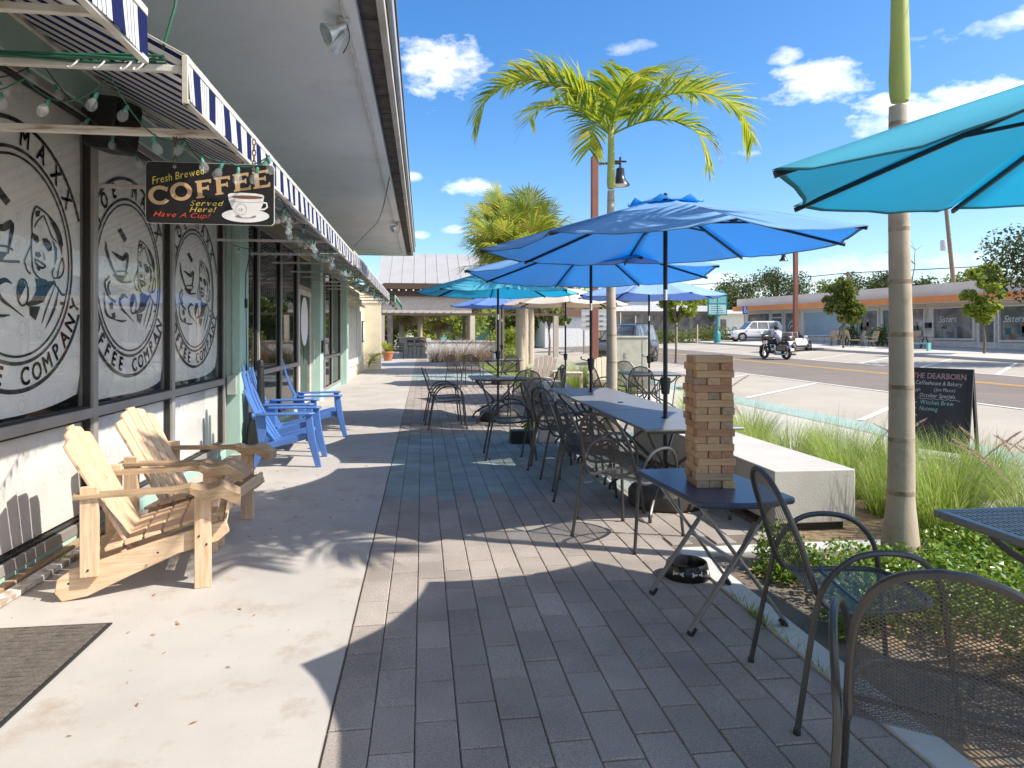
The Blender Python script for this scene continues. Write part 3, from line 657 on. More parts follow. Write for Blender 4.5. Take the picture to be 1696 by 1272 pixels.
lights('festoon string running along the bar beside the mint pilaster', [(-2.18, 8.30, 2.49), (-1.8, 8.30, 2.46), (-1.4, 8.31, 2.47), (-1.0, 8.32, 2.48)], .03, .14, (-1.8, 8.3, 2.48), mat='blackcord')
lights('festoon string along the far end of the awning by the green awning', [(-1.02, 20.2, 2.46), (-1.0, 22, 2.5), (-.98, 24, 2.5), (-.96, 26.2, 2.5)], .08, .10, (-1, 22, 2.5))
t = thing('extension_cord', 'green extension cords bundled along the near awning bar with white ties', 'cord', (-1.6, 2.98, 2.57))
gc = MB()
for k in range(5):
    P = [(-2.35+i*.1-(-1.6), .0+.012*math.sin(k*2+i*.5), .012+.014*math.cos(k*1.3+i*.35)-.02*math.sin(i*.24)*(k/4)) for i in range(0, 14-k % 2)]
    gc.tube(P, .006, 5)
gc.tube([(.46, 0, -.02), (.53, .02, .05), (.57, .05, .25), (.60, .1, .6), (.62, .15, 1.2)], .006, 5); gc.build('cable', T['cord'], t)
tm = MB()
for x in (-.45, .2, .3, .4, .45): tm.tube([(x+.022*math.cos(a*.6), .022*math.sin(a*.6)*.8, -.015+.03*math.sin(a*.6+.6)) for a in range(11)], .004, 5)
tm.build('cable_tie', T['tie'], t)
t = tag(MB().tube([(-2.13, 8.9, 2.5), (-2.185, 8.9, 2.2), (-2.19, 8.91, 1.9)], .006, 6).lathe([(.012, 1.78), (.02, 1.8), (.02, 1.88), (.012, 1.9)], 8, (-2.185, 8.91, 0)).tube([(-2.185, 8.91, 1.78), (-2.18, 8.92, 1.2), (-2.187, 8.91, .72)], .005, 6).lathe([(.014, .66), (.016, .72), (.006, .76)], 8, (-2.187, 8.91, 0)).build('power_cord', T['black']), 'black power cord hanging down the mint pilaster', 'cord')
t = tag(MB().tube(crom([(-.52, 11.0, 3.93), (-.62, 10.3, 3.2), (-.80, 9.8, 2.85), (-.93, 9.6, 2.66)], 5), .008, 6).build('drop_cable', T['blackcord']), 'dark cable dropping from the eave to the striped awning', 'cable')
# speaker, flood lights
t = thing('wall_speaker', 'black loudspeaker mounted on the wall under the awning', 'speaker', (-2.16, 5.15, 2.92))
MB().box((0, 0, 0), (.22, .26, .36), (0, .15, -.3)).build('cabinet', T['black'], t, bev=.02); MB().beam((-.2, 0, .1), (-.05, 0, .05), .05, .04).build('bracket', T['black'], t)
MB().box((.125, -.05, -.02), (.01, .2, .28), (0, .15, -.3)).build('grille', T['blackmetal'], t)
def flood(loc, label):
    t = thing('floodlight', label, 'light', loc, 0, 'floodlights under the eave')
    MB().lathe([(.05, 0), (.05, -.03), (.02, -.035)], 12).build('mount', T['white_metal'], t)
    for s in (-1, 1):
        c = Vector((-.05, s*.09, -.12)); d = Vector((-.75, s*.35, -.55)).normalized()
        a = MB().lathe([(.025, -.09), (.03, -.02), (.045, 0), (.075, .07), (.078, .085), (.06, .08), (.0, .05)], 14); q = d.to_track_quat('Z', 'Y').to_matrix()
        a.v = [tuple(q @ Vector(p)+c) for p in a.v]; a.tube([(0, 0, -.03), tuple(c-d*.08)], .012, 6); a.build('lamp_head', pm('pale_lamp_metal', (.6, .6, .6), .4, metal=.5), t)
    MB().tube(crom([(.03, .02, -.02), (.05, 0, -.15), (.0, .03, -.25), (.02, .05, -.2)], 5), .004, 5).build('wire', T['blackcord'], t)
flood((-.62, 5.5, 3.92), 'twin floodlight under the near part of the grey eave'); flood((-.55, 15.3, 3.92), 'small floodlight under the far end of the grey eave')
# ------------------------------------------------------------------ hanging coffee sign
def coffee_sign():
    t = thing('coffee_sign', 'black hanging sign reading Fresh Brewed Coffee Served Here with a white cup', 'sign', (-1.022, 3.50, 2.135), R(1))
    # local: x right, z up, faces the viewer along -y
    P = lambda x, y: ((x-800)/1405*.585+(y-550)*.00001, (555-y)/665*.29)
    fn = lambda d: (lambda x, y: (P(x, y)[0], -.006-d, P(x, y)[1]))
    w, h, r = .295, .147, .018; poly = []
    for cx, cy, a0 in ((w-r, h-r, 0), (-w+r, h-r, 90), (-w+r, -h+r, 180), (w-r, -h+r, 270)):
        poly += [(cx+r*math.cos(R(a0+18*i)), cy+r*math.sin(R(a0+18*i))) for i in range(6)]
    MB().prism(poly, lambda a, b, q: (a, q, b), -.006, .0).build('board', pm('black_sign_print', (.012, .009, .009), .45), t)
    MB().prism([(a*1.008, b*1.015) for a, b in poly], lambda a, b, q: (a, q, b), -.004, .004).build('rim', T['white_metal'], t)
    G = MB(); S = lambda pts: G.flat([P(*p) for p in pts], lambda a, b: (a, -.0075, b))
    def ringel(cx, cy, r0x, r0y, r1x, r1y, a0, a1, rot=-.15):
        n = 40
        for i in range(n):
            q = []
            for aa, rx, ry in ((a0+(a1-a0)*i/n, r0x, r0y), (a0+(a1-a0)*i/n, r1x, r1y), (a0+(a1-a0)*(i+1)/n, r1x, r1y), (a0+(a1-a0)*(i+1)/n, r0x, r0y)):
                x, y = rx*math.cos(R(aa)), -ry*math.sin(R(aa)); q.append((cx+x*math.cos(rot)-y*math.sin(rot), cy+x*math.sin(rot)+y*math.cos(rot)))
            S(q)
    ringel(240, 588, 125, 105, 72, 66, 42, 318); S([(318, 500), (335, 488), (322, 545), (295, 540)])
    ringel(475, 540, 122, 102, 68, 64, 0, 360)
    def F(ox, oy, E=False, k=1):
        sh = lambda pts: S([(ox+(x+.06*y)*k, oy+(y-.17*x)*k) for x, y in pts])
        sh([(0, 0), (0, -18), (18, -22), (18, -172), (0, -176), (0, -194), (80, -194), (72, -178), (72, -22), (90, -18), (90, 0)])
        sh([(72, -194), (180, -194), (176, -150), (160, -150), (148, -166), (72, -166)]); sh([(72, -116), (128, -116), (134, -130), (148, -130), (148, -74), (134, -74), (128, -88), (72, -88)])
        if E: sh([(72, 0), (190, 0), (196, -52), (180, -52), (164, -28), (72, -28)])
    F(640, 615); F(852, 572); F(1060, 528, True); F(1280, 490, True)
    G.build('coffee_lettering', pm('tan_print', (.52, .33, .17), .5), t, smooth=0)
    Y = MB(); text(Y, 'Fresh Brewed', lambda a, b: (a, -.0077, b), *P(165, 470), .036, .24, .25, .78, .12); text(Y, 'Served', lambda a, b: (a, -.0077, b), *P(565, 695), .026, .02, .45, 1.25, .16); text(Y, 'Here!', lambda a, b: (a, -.0077, b), *P(560, 765), .026, .02, .45, 1.25, .16)
    Y.build('yellow_lettering', pm('yellow_print', (.62, .47, .09), .5), t, smooth=0)
    redm = pm('red_print', (.62, .07, .035), .5)
    for wd, xx in (('Have', 165), ('A', 450), ('Cup!', 560)): Q = MB(); text(Q, wd, lambda a, b: (a, -.0077, b), *P(xx, 820+(xx-165)*.02), .024, -.02, .5, 1.3, .14); Q.build('red_lettering', redm, t, smooth=0)
    K = MB(); D = lambda m, pts, d, mi=0: m.flat([P(*p) for p in pts], lambda a, b: (a, -.0065-d, b), mi)
    D(K, [(1185+268*math.cos(t*.2618), 792+76*math.sin(t*.2618)) for t in range(24)], .002); D(K, [(1185+120*math.cos(t*.2618), 800+22*math.sin(t*.2618)) for t in range(24)], .0024, 1)
    D(K, [(992, 560), (1000, 620), (1030, 700), (1080, 770), (1150, 815), (1230, 812), (1300, 780), (1350, 730), (1385, 660), (1400, 570), (1380, 552), (1300, 540), (1150, 536), (1020, 545)], .003)
    D(K, [(1210+178*math.cos(t*.2618), 585+20*math.sin(t*.2618)) for t in range(24)], .0034, 2)
    K.stroke([P(*p) for p in ((1385, 640), (1425, 645), (1432, 690), (1400, 715), (1355, 720))], .0085, lambda a, b: (a, -.0097, b)); K.stroke([P(1138+60*math.cos(t*.3142), 722+62*math.sin(t*.3142)) for t in range(21)], .0016, lambda a, b: (a, -.0101, b), 1)
    text(K, 'CP', lambda a, b: (a, -.0101, b), *P(1105, 742), .014, -.1, 0, .9, .08, 1); K.stroke([P(*p) for p in ((1000, 628), (1100, 640), (1250, 642), (1390, 632))], .0014, lambda a, b: (a, -.0101, b), 1)
    K.build('cup_picture', [pm('white_print', (.80, .76, .72), .4), pm('grey_print', (.25, .2, .17), .5), pm('coffee_print', (.20, .09, .04), .4)], t, smooth=0)
    for x in (-.165, .2):
        ch = MB()
        for k in range(6):
            c = Vector((x, .0, .13+k*.026)); ax = k % 2
            ch.tube([c+Vector(((.008*math.cos(a), 0) if ax else (0, .008*math.cos(a)))+(.017*math.sin(a),)) for a in [i*.785 for i in range(8)]], .003, 5, closed=True)
        ch.build('chain', pm('rusty_chain', (.16, .08, .04), .7, metal=.4), t); MB().lathe([(.0, -.009), (.009, -.009), (.009, .0), (.004, .0)], 10, (x, 0, .125), 0, 'y').build('grommet', T['chrome'], t)
coffee_sign()
# ------------------------------------------------------------------ mesh arm chairs
def chair_profile():
    # centre line of seat and back, front to top: (x, z, half width)
    K = [(.265, .428, .02), (.25, .433, .13), (.20, .440, .195), (.10, .436, .228), (-.02, .430, .236), (-.12, .430, .232), (-.185, .455, .226), (-.226, .54, .224), (-.262, .66, .216), (-.298, .76, .198), (-.326, .837, .160), (-.341, .882, .106), (-.349, .905, .03)]
    return K
def make_chair(label):
    t = thing('mesh_chair', label, 'chair', (0, 0, 0), 0, 'graphite mesh armchairs of the cafe terrace')
    for s in (-1, 1):
        U = crom([(-.30, s*.275, .006), (-.262, s*.262, .22), (-.225, s*.25, .42), (-.19, s*.257, .54), (-.10, s*.27, .635), (.02, s*.275, .66), (.14, s*.268, .635), (.215, s*.255, .55), (.238, s*.246, .43), (.262, s*.258, .22), (.285, s*.27, .006)], 4)
        MB().tube(U, .0115, 8).build('arm_frame', T['chair_metal'], t)
        MB().lathe([(.014, 0), (.014, .016), (.0115, .02)], 8, (-.30, s*.275, 0)).lathe([(.014, 0), (.014, .016), (.0115, .02)], 8, (.285, s*.27, 0)).build('foot_cap', T['black'], t)
    K = chair_profile()
    rim = [(x, w, z) for x, z, w in K]; full = crom(rim, 3); full = full+[Vector((p.x, -p.y, p.z)) for p in reversed(full)]
    f = MB().tube(full, .0115, 8, closed=True)
    f.tube([(-.02, -.245, .425), (-.02, .245, .425)], .009, 6)
    f.build('seat_and_back_frame', T['chair_metal'], t)
    # expanded metal: two families of real strands
    D = crom([(x, z, w) for x, z, w in K], 8); S = [0]
    for a, b in zip(D, D[1:]): S.append(S[-1]+math.hypot(b[0]-a[0], b[1]-a[1]))
    Lt = S[-1]
    def at(s):
        s = min(max(s, 0), Lt); lo = 0
        while lo < len(S)-2 and S[lo+1] < s: lo += 1
        k = (s-S[lo])/max(1e-6, S[lo+1]-S[lo]); p = D[lo].lerp(D[lo+1], k); d = D[lo+1]-D[lo]; l = math.hypot(d[0], d[1]) or 1
        return p[0], p[1], p[2], (-d[1]/l, d[0]/l)
    ps, pt, wd = .0115, .0165, .0016
    tab = [at(i*ps/2) for i in range(int(2*Lt/ps)+1)]; nt_ = int(.24/(pt/2))
    m = MB()
    def node(i, j):
        x, z, w, n = tab[i]; y = j*pt/2
        return (abs(y) < w-.006), Vector((x, y, z)), n
    for sgn in (1, -1):
        for i in range(len(tab)-1):
            for j in range(-nt_, nt_+1):
                if (i+j) % 2: continue
                a, p, n = node(i, j); b, q, _ = node(i+1, j+sgn)
                if not (a and b): continue
                o = Vector((n[0], 0, n[1]))*.0006*sgn; d = (q-p).normalized(); side = d.cross(Vector((n[0], 0, n[1])))*wd
                m.add([p+side+o, p-side+o, q-side+o, q+side+o], [(0, 1, 2, 3)])
    m.build('seat_and_back_mesh', T['mesh_metal'], t, smooth=0)
    return t
_c0 = None
def chair(x, y, deg, label):
    global _c0
    if _c0 is None: _c0 = make_chair(label); _c0.location = (x, y, .001); _c0.rotation_euler = (0, 0, R(deg)); return _c0
    return dup(_c0, (x, y, .001), R(deg), label)
chair(1.47, 4.78, 36, 'black mesh armchair seen broadside at the near corner of the long table')
chair(1.46, 5.60, 8, 'black mesh armchair tucked in behind the one at the near corner of the long table')
chair(1.48, 6.50, 2, 'black mesh armchair at the middle of the long table facing the blue umbrella pole')
chair(1.50, 7.10, 26, 'black mesh armchair with wide oval back at the far half of the long table')
chair(1.47, 7.75, 3, 'black mesh armchair at the far left end of the long table')
chair(1.03, 8.08, -3, 'black mesh armchair standing alone above the small black box on the teal pavers')
chair(.39, 10.74, 0, 'black mesh armchair nearest the concrete walkway beside the turquoise umbrella table')
chair(.33, 11.32, 2, 'black mesh armchair right behind the one nearest the concrete walkway')
jc = chair(2.12, 11.9, 185, 'black mesh armchair with a grey cloth hung over its back')
chair(.98, 18.6, 50, 'far mesh armchair with its back to the camera at the far violet umbrella table, left')
chair(1.38, 19.0, 75, 'far mesh armchair with rounded back just left of the far violet umbrella pole')
chair(2.35, 18.6, 95, 'far mesh armchair in front of the far violet umbrella table')
chair(1.62, 10.75, 88, 'mesh armchair half under the near side of the turquoise umbrella table')
chair(3.35, 12.1, 5, 'mesh armchair left of the table under the pale blue umbrella beside the palm trunk')
chair(4.05, 13.25, -95, 'mesh armchair behind the table under the pale blue umbrella')
chair(5.02, 12.35, 180, 'mesh armchair right of the table under the pale blue umbrella')
chair(3.8, 11.5, 65, 'mesh armchair in front of the table under the pale blue umbrella')
chair(1.69, 2.55, -10, 'mesh armchair seen from the side next to the folding table at right')
chair(1.40, 1.68, 53, 'large mesh armchair cut off by the lower right corner with its back to the camera')
gc = MB(); V = []
for j in range(13):
    q = j/12
    for i in range(9):
        u = -1+i/4; x, z = (-.345-.02*math.sin(q*3), .84-q*.42) if j > 1 else (-.335+.02*(1-j), .862-.004*j)
        V.append((x+.012*math.sin(u*5+q*4), u*(.13+.06*q), z+.015*abs(u)*q))
gc.add(V, [(j*9+i, j*9+i+1, j*9+i+10, j*9+i+9) for j in range(12) for i in range(8)])
ob = gc.build('grey_cloth', cloth('grey_cloth', (.45, .44, .43), .2)); ob.location = (2.12, 11.9, 0); ob.rotation_euler = (0, 0, R(185)); ob.modifiers.new('cloth', 'SOLIDIFY').thickness = .008
tag(ob, 'light grey cloth draped over the back of a mesh chair by the turquoise umbrella', 'cloth')
# ------------------------------------------------------------------ tables
def legs_x(m, sx, sy, h, r=.014):
    # paired bowed tube legs that cross under the top
    for s in (-1, 1):
        for q in (-1, 1):
            m.tube(crom([(q*sx*.42, s*sy*.40, h), (q*sx*.36, s*sy*.34, h-.12), (q*sx*.06, s*sy*.09, h*.52), (q*sx*.05, s*sy*.08, h*.40), (q*sx*.30, s*sy*.34, .14), (q*sx*.40, s*sy*.44, .07), (q*sx*.42, s*sy*.46, .0)], 4), r, 7)
def table(x, y, w, d, label, rz=0, h=.735, perf=False, mat='table_top', seams=True):
    t = thing('cafe_table' if not perf else 'perforated_table', label, 'table', (x, y, 0), rz, None if perf else 'grey metal tables of the cafe terrace')
    if perf:
        m = MB(); pit = .0225; hx, hy = w/2-.03, d/2-.03; nx = int(2*hx/pit); ny = int(2*hy/(pit*2.2))
        for i in range(nx+1): m.bx(-hx+i*pit, -hx+i*pit+.010, -hy, hy, h-.003, h)
        for j in range(ny+1): m.bx(-hx, hx, -hy+j*pit*2.2, -hy+j*pit*2.2+.012, h-.0035, h-.0005)
        m.build('perforated_top', T['table_top'], t, smooth=0)
        e = MB(); e.bx(-w/2, w/2, -d/2, -d/2+.03, h-.028, h+.002); e.bx(-w/2, w/2, d/2-.03, d/2, h-.028, h+.002); e.bx(-w/2, -w/2+.03, -d/2+.03, d/2-.03, h-.028, h+.002); e.bx(w/2-.03, w/2, -d/2+.03, d/2-.03, h-.028, h+.002)
        e.build('rim', T['table_top'], t, bev=.006)
    else:
        MB().bx(-w/2, w/2, -d/2, d/2, h-.022, h).build('tabletop', T[mat], t, bev=.006)
        MB().lathe([(.028, h-.001), (.034, h+.004), (.026, h+.008)], 14).build('umbrella_ring', T['black'], t)
        for q in (-d/2+.06, d/2-.085): MB().bx(-w/2+.06, w/2-.06, q, q+.025, h-.05, h-.023).build('underframe_bar', T['chair_metal'], t)
    for s in (-1, 1):
        for q in (-1, 1):
            MB().tube(crom([(q*w*.40, s*d*.38, h-.024), (q*w*.34, s*d*.34, h-.13), (q*w*.10, s*d*.12, h*.52), (q*w*.10, s*d*.12, h*.40), (q*w*.30, s*d*.32, .16), (q*w*.40, s*d*.42, .06), (q*w*.41, s*d*.43, .0)], 4), .014, 8).build('leg', T['chair_metal'], t)
    MB().tube([(-w*.1, -d*.12, h*.46), (w*.1, d*.12, h*.46)], .012, 6).tube([(w*.1, -d*.12, h*.46), (-w*.1, d*.12, h*.46)], .012, 6).lathe([(.045, h*.44), (.045, h*.48)], 12).build('cross_brace', T['chair_metal'], t)
    return t
table(2.06, 5.665, .79, 1.325, 'grey metal table nearest the camera in the long row, by the tower of wooden blocks')
table(2.065, 7.0, .79, 1.325, 'grey metal table in the middle of the long row of tables')
table(2.07, 8.335, .79, 1.325, 'grey metal table at the far end of the long row under the second blue umbrella')
table(1.265, 11.53, .95, .95, 'grey metal table under the left turquoise umbrella')
table(2.29, 19.87, 1.15, 1.0, 'grey metal table under the far violet umbrella with a white cup on it')
table(4.22, 12.44, 1.05, .95, 'grey metal table under the pale blue umbrella right of the palm trunk')
table(2.70, 2.07, 1.27, .96, 'perforated dark metal table cut off by the right edge', perf=True)
tag(MB().lathe([(.03, 0), (.042, .02), (.045, .16), (.04, .165), (.036, .02), (0, .02)], 14, (2.05, 19.75, .736)).build('white_cup', pm('white_ceramic', (.8, .79, .77), .3)), 'tall white cup on the far table under the violet umbrella', 'cup')
# folding table with a bowed navy top
def folding_table():
    t = thing('folding_table', 'folding table with navy blue top and grey crossed legs carrying the block tower', 'table', (1.52, 3.46, 0), R(3))
    h = .66; top = [(-.255, .44)]; n = 14
    P = []
    for cx, cy, a0 in ((.205, .40, 0), (-.215, .40, 90), (-.205, -.33, 180), (.215, -.33, 270)):
        P += [(cx+.045*math.cos(R(a0+i*15)), cy+.045*math.sin(R(a0+i*15))) for i in range(7)]
        if a0 == 180: P += [(-.205+.42*i/10, -.375-.05*math.sin(math.pi*i/10)) for i in range(1, 10)]
    MB().prism(P, lambda a, b, z: (a, b, z), h-.03, h).build('tabletop', T['blue_top'], t, bev=.008)
    for s, nm in ((-1, 0), (1, 1)):
        y = .0
    legs = [((-.24, .26, .0), (.20, .25, h-.03)), ((.25, .27, .0), (-.20, .25, h-.03)), ((-.26, -.27, 0), (.20, -.25, h-.03)), ((.25, -.30, 0), (-.20, -.25, h-.03))]
    for i, (a, b) in enumerate(legs):
        off = Vector((0, .012 if i % 2 else -.012, 0)); a = Vector(a)+off; b = Vector(b)+off
        l = MB().beam(a+Vector((0, 0, .02)), b, .014, .034, up=(0, 1, 0)).build('leg', T['alu'], t, bev=.004)
        MB().beam(a, a.lerp(b, .06), .018, .038, up=(0, 1, 0)).build('foot', T['black'], l)
    for x in (-.2, .2): MB().tube([(x, -.25, h-.045), (x, .25, h-.045)], .012, 8).build('cross_bar', T['alu'], t)
    MB().beam((.045, -.262, .42), (.10, -.262, .52), .006, .045, up=(0, 1, 0)).lathe([(.008, -.01), (.008, .0)], 8, (.01, -.275, .335), 0, 'y').build('lock_plate', T['alu'], t)
    m = MB().beam((0, -.25, .33), (0, .25, .33), .014, .014).build('pivot_bar', T['alu'], t)
folding_table()
# tower of wooden blocks: every block a thing
def tower():
    cx, cy, a0, z0, L, Wd, H = 1.498, 3.455, R(-6), .6605, .196, .0630, .0378
    mesh = {}
    for k in ('jenga', 'jenga_red', 'jenga_grey'): mesh[k] = MB().box((0, 0, 0), (L, Wd, H)).mesh('block', T[k], 0)
    ords = ['bottom', 'second', 'third', 'fourth', 'fifth', 'sixth', 'seventh', 'eighth', 'ninth', 'tenth', 'eleventh', 'twelfth', 'thirteenth', 'fourteenth', 'fifteenth', 'sixteenth', 'seventeenth', 'top']
    for i in range(18):
        longx = i % 2 == 1; a = a0+rnd.gauss(0, .018); dx, dy = rnd.gauss(0, .0025), rnd.gauss(0, .0025)
        lean = (9-i)*.0006
        for j in range(3):
            q = (j-1)*(Wd+.0026)+rnd.gauss(0, .0006)+(.003 if (i, j) == (10, 2) else 0)
            slide = rnd.gauss(0, .0065)
            lx, ly = (slide, q) if longx else (q, slide)
            k = rnd.choices(['jenga', 'jenga_red', 'jenga_grey'], [6, 2.2, 2.4])[0]
            if i == 16 and j > 0: k = 'jenga_red'
            x = cx+dx+lean+lx*math.cos(a)-ly*math.sin(a); y = cy+dy+lx*math.sin(a)+ly*math.cos(a)
            ob = bpy.data.objects.new('wooden_block', mesh[k]); C.objects.link(ob); ob.location = (x, y, z0+H/2+i*H); ob.rotation_euler = (0, 0, a+(0 if longx else math.pi/2))
            where = ('front', 'middle', 'rear')[j] if longx else ('left', 'middle', 'right')[j]
            lay = 'long side facing the viewer' if longx else 'end grain facing the viewer'
            tone = {'jenga': 'pale pine', 'jenga_red': 'reddish', 'jenga_grey': 'knotty greyed'}[k]
            tag(ob, '%s block, %s of the %s course of the tower, %s' % (tone, where, ords[i], lay), 'wooden block', 'blocks of the wooden tower game')
            b = ob.modifiers.new('bevel', 'BEVEL'); b.width = .0022; b.segments = 1
tower()
# ------------------------------------------------------------------ umbrellas
def umbrella(x, y, rim, R0, rot, col, label, pole_from=0.02, tilt=(0, 0), rise=.47, base=True, crank=True, z_crank=1.0, baselabel=None):
    t = thing('patio_umbrella', label, 'umbrella', (x, y, 0), 0, 'market umbrellas of the cafe terrace')
    n = 8; zt = rim+rise; rot = rot
    def rib(k): a = rot+k*math.pi/4; return Vector((math.cos(a), math.sin(a), 0))
    def pt(k, q):
        d = rib(k)*R0*q; return Vector((d.x, d.y, zt-.06-(rise-.06)*(q**1.06)+tilt[0]*d.x+tilt[1]*d.y))
    m = MB(); Q = [.09+.91*i/10 for i in range(10)]+[.982, 1.0]; ns = 8; V = []
    for k in range(n):
        for i, q in enumerate(Q):
            for j in range(ns+1):
                s = j/ns; p = pt(k, q).lerp(pt(k+1, q), s); b = 4*s*(1-s)
                p.z -= .035*b*q*q
                c = Vector((p.x, p.y, 0)); p -= c*(.055*b*q**6)
                p.z += rnd.uniform(-.0012, .0012)+.005*q*q*math.sin(s*18+k*2.1)*math.sin(q*7+k)+.006*(1 if j in (0, ns) else 0)
                V.append(p)
    w = ns+1; h = len(Q)
    for k in range(n):
        o = k*w*h; m.add(V[o:o+w*h], [(i*w+j, i*w+j+1, (i+1)*w+j+1, (i+1)*w+j) for i in range(h-1) for j in range(ns)])
    dk = 'hem_'+col
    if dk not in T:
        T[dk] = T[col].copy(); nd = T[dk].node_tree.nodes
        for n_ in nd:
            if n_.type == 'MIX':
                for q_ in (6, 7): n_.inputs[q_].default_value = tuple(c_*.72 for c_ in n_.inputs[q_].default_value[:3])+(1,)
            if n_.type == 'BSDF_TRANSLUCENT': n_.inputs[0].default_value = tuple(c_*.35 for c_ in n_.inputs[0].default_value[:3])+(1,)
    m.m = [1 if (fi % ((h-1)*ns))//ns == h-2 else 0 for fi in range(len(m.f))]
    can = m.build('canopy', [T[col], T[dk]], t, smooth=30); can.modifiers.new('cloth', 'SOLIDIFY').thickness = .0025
    v = MB(); V = []; N = 48
    for i, (q, dz) in enumerate(((.0, .07), (.10, .062), (.175, .035), (.20, .008))):
        for j in range(N):
            a = rot+2*math.pi*j/N; lift = .05*max(0, math.sin(a*8-8*rot-1.57))*(i == 3)+.018*(i == 3)
            rr = R0*q; V.append((rr*math.cos(a), rr*math.sin(a), zt-.105+dz+lift-rise*q*.35+tilt[0]*rr*math.cos(a)+tilt[1]*rr*math.sin(a)))
    v.add(V, [(i*N+j, i*N+(j+1) % N, (i+1)*N+(j+1) % N, (i+1)*N+j) for i in range(3) for j in range(N)])
    vv = v.build('vent_cap', T[col], t); vv.modifiers.new('cloth', 'SOLIDIFY').thickness = .0025
    MB().lathe([(.022, zt-.06), (.020, zt-.015), (.010, zt-.005), (0, zt)], 10).build('finial', T['u_rib'], t)
    hub = rim+rise*.45
    MB().lathe([(.035, hub-.03), (.06, hub-.02), (.06, hub+.015), (.035, hub+.03)], 14).build('runner_hub', T['u_rib'], t)
    for k in range(n):
        a = pt(k, .03)-Vector((0, 0, .012)); b = pt(k, .995)-Vector((0, 0, .013)); r = MB().beam(a, b, .014, .022)
        rb = r.build('rib', T['u_rib'], t)
        MB().beam((rib(k).x*.05, rib(k).y*.05, hub), pt(k, .48)-Vector((0, 0, .02)), .010, .016).build('strut', T['u_rib'], rb)
    p = MB().lathe([(.019, pole_from), (.019, rim-.45)], 14).lathe([(.019, rim-.36), (.019, zt-.06)], 14); p.build('pole', T['blackmetal'], t)
    MB().lathe([(.0185, rim-.45), (.0185, rim-.36)], 14).build('pole_joint', T['chrome'], t)
    if crank:
        c = MB().lathe([(.024, z_crank-.09), (.034, z_crank-.085), (.046, z_crank+.03), (.042, z_crank+.05), (.022, z_crank+.055)], 16).build('crank_housing', T['black'], t)
        MB().beam((-.03, 0, z_crank+.02), (-.13, -.02, z_crank+.045), .014, .012).lathe([(.008, 0), (.010, .03), (.0, .035)], 8, (-.13, -.02, z_crank+.045)).build('crank_handle', T['black'], c, bev=.003)
    if base:
        b = MB().lathe([(.30, .0), (.315, .02), (.315, .12), (.29, .155), (.12, .17), (.05, .175), (.03, .20), (.024, .30)], 30); b.build('weighted_base', T['base_fab'], t, bev=.004)
    return t
umbrella(2.056, 5.635, 2.193, 1.589, 2.284, 'u_blue', 'big blue umbrella with open vent in the foreground over the long table', tilt=(.028, .014), z_crank=1.03)
umbrella(2.085, 8.36, 2.20, 1.60, 2.447, 'u_blue', 'second blue umbrella partly hidden behind the big blue one', tilt=(-.003, -.025), z_crank=1.10)
umbrella(2.705, 2.12, 2.111, 1.445, 2.164, 'u_teal', 'turquoise umbrella cut off by the right edge, seen from below', tilt=(.047, .024))
umbrella(1.265, 11.53, 2.15, 1.40, 2.35, 'u_teal', 'turquoise umbrella left of the blue ones in front of the pavilion', z_crank=1.12)
umbrella(2.29, 19.87, 2.27, 1.52, 2.45, 'u_violet', 'periwinkle blue umbrella low behind the left turquoise one', z_crank=1.1)
umbrella(3.10, 14.72, 2.10, 1.40, 2.2, 'u_beige', 'beige umbrella showing its ribs beside the pine lounge chairs', z_crank=.98, base=True)
umbrella(4.22, 12.44, 2.16, 1.42, 2.55, 'u_pale', 'pale blue umbrella right of the palm trunk behind the long table', z_crank=1.0)
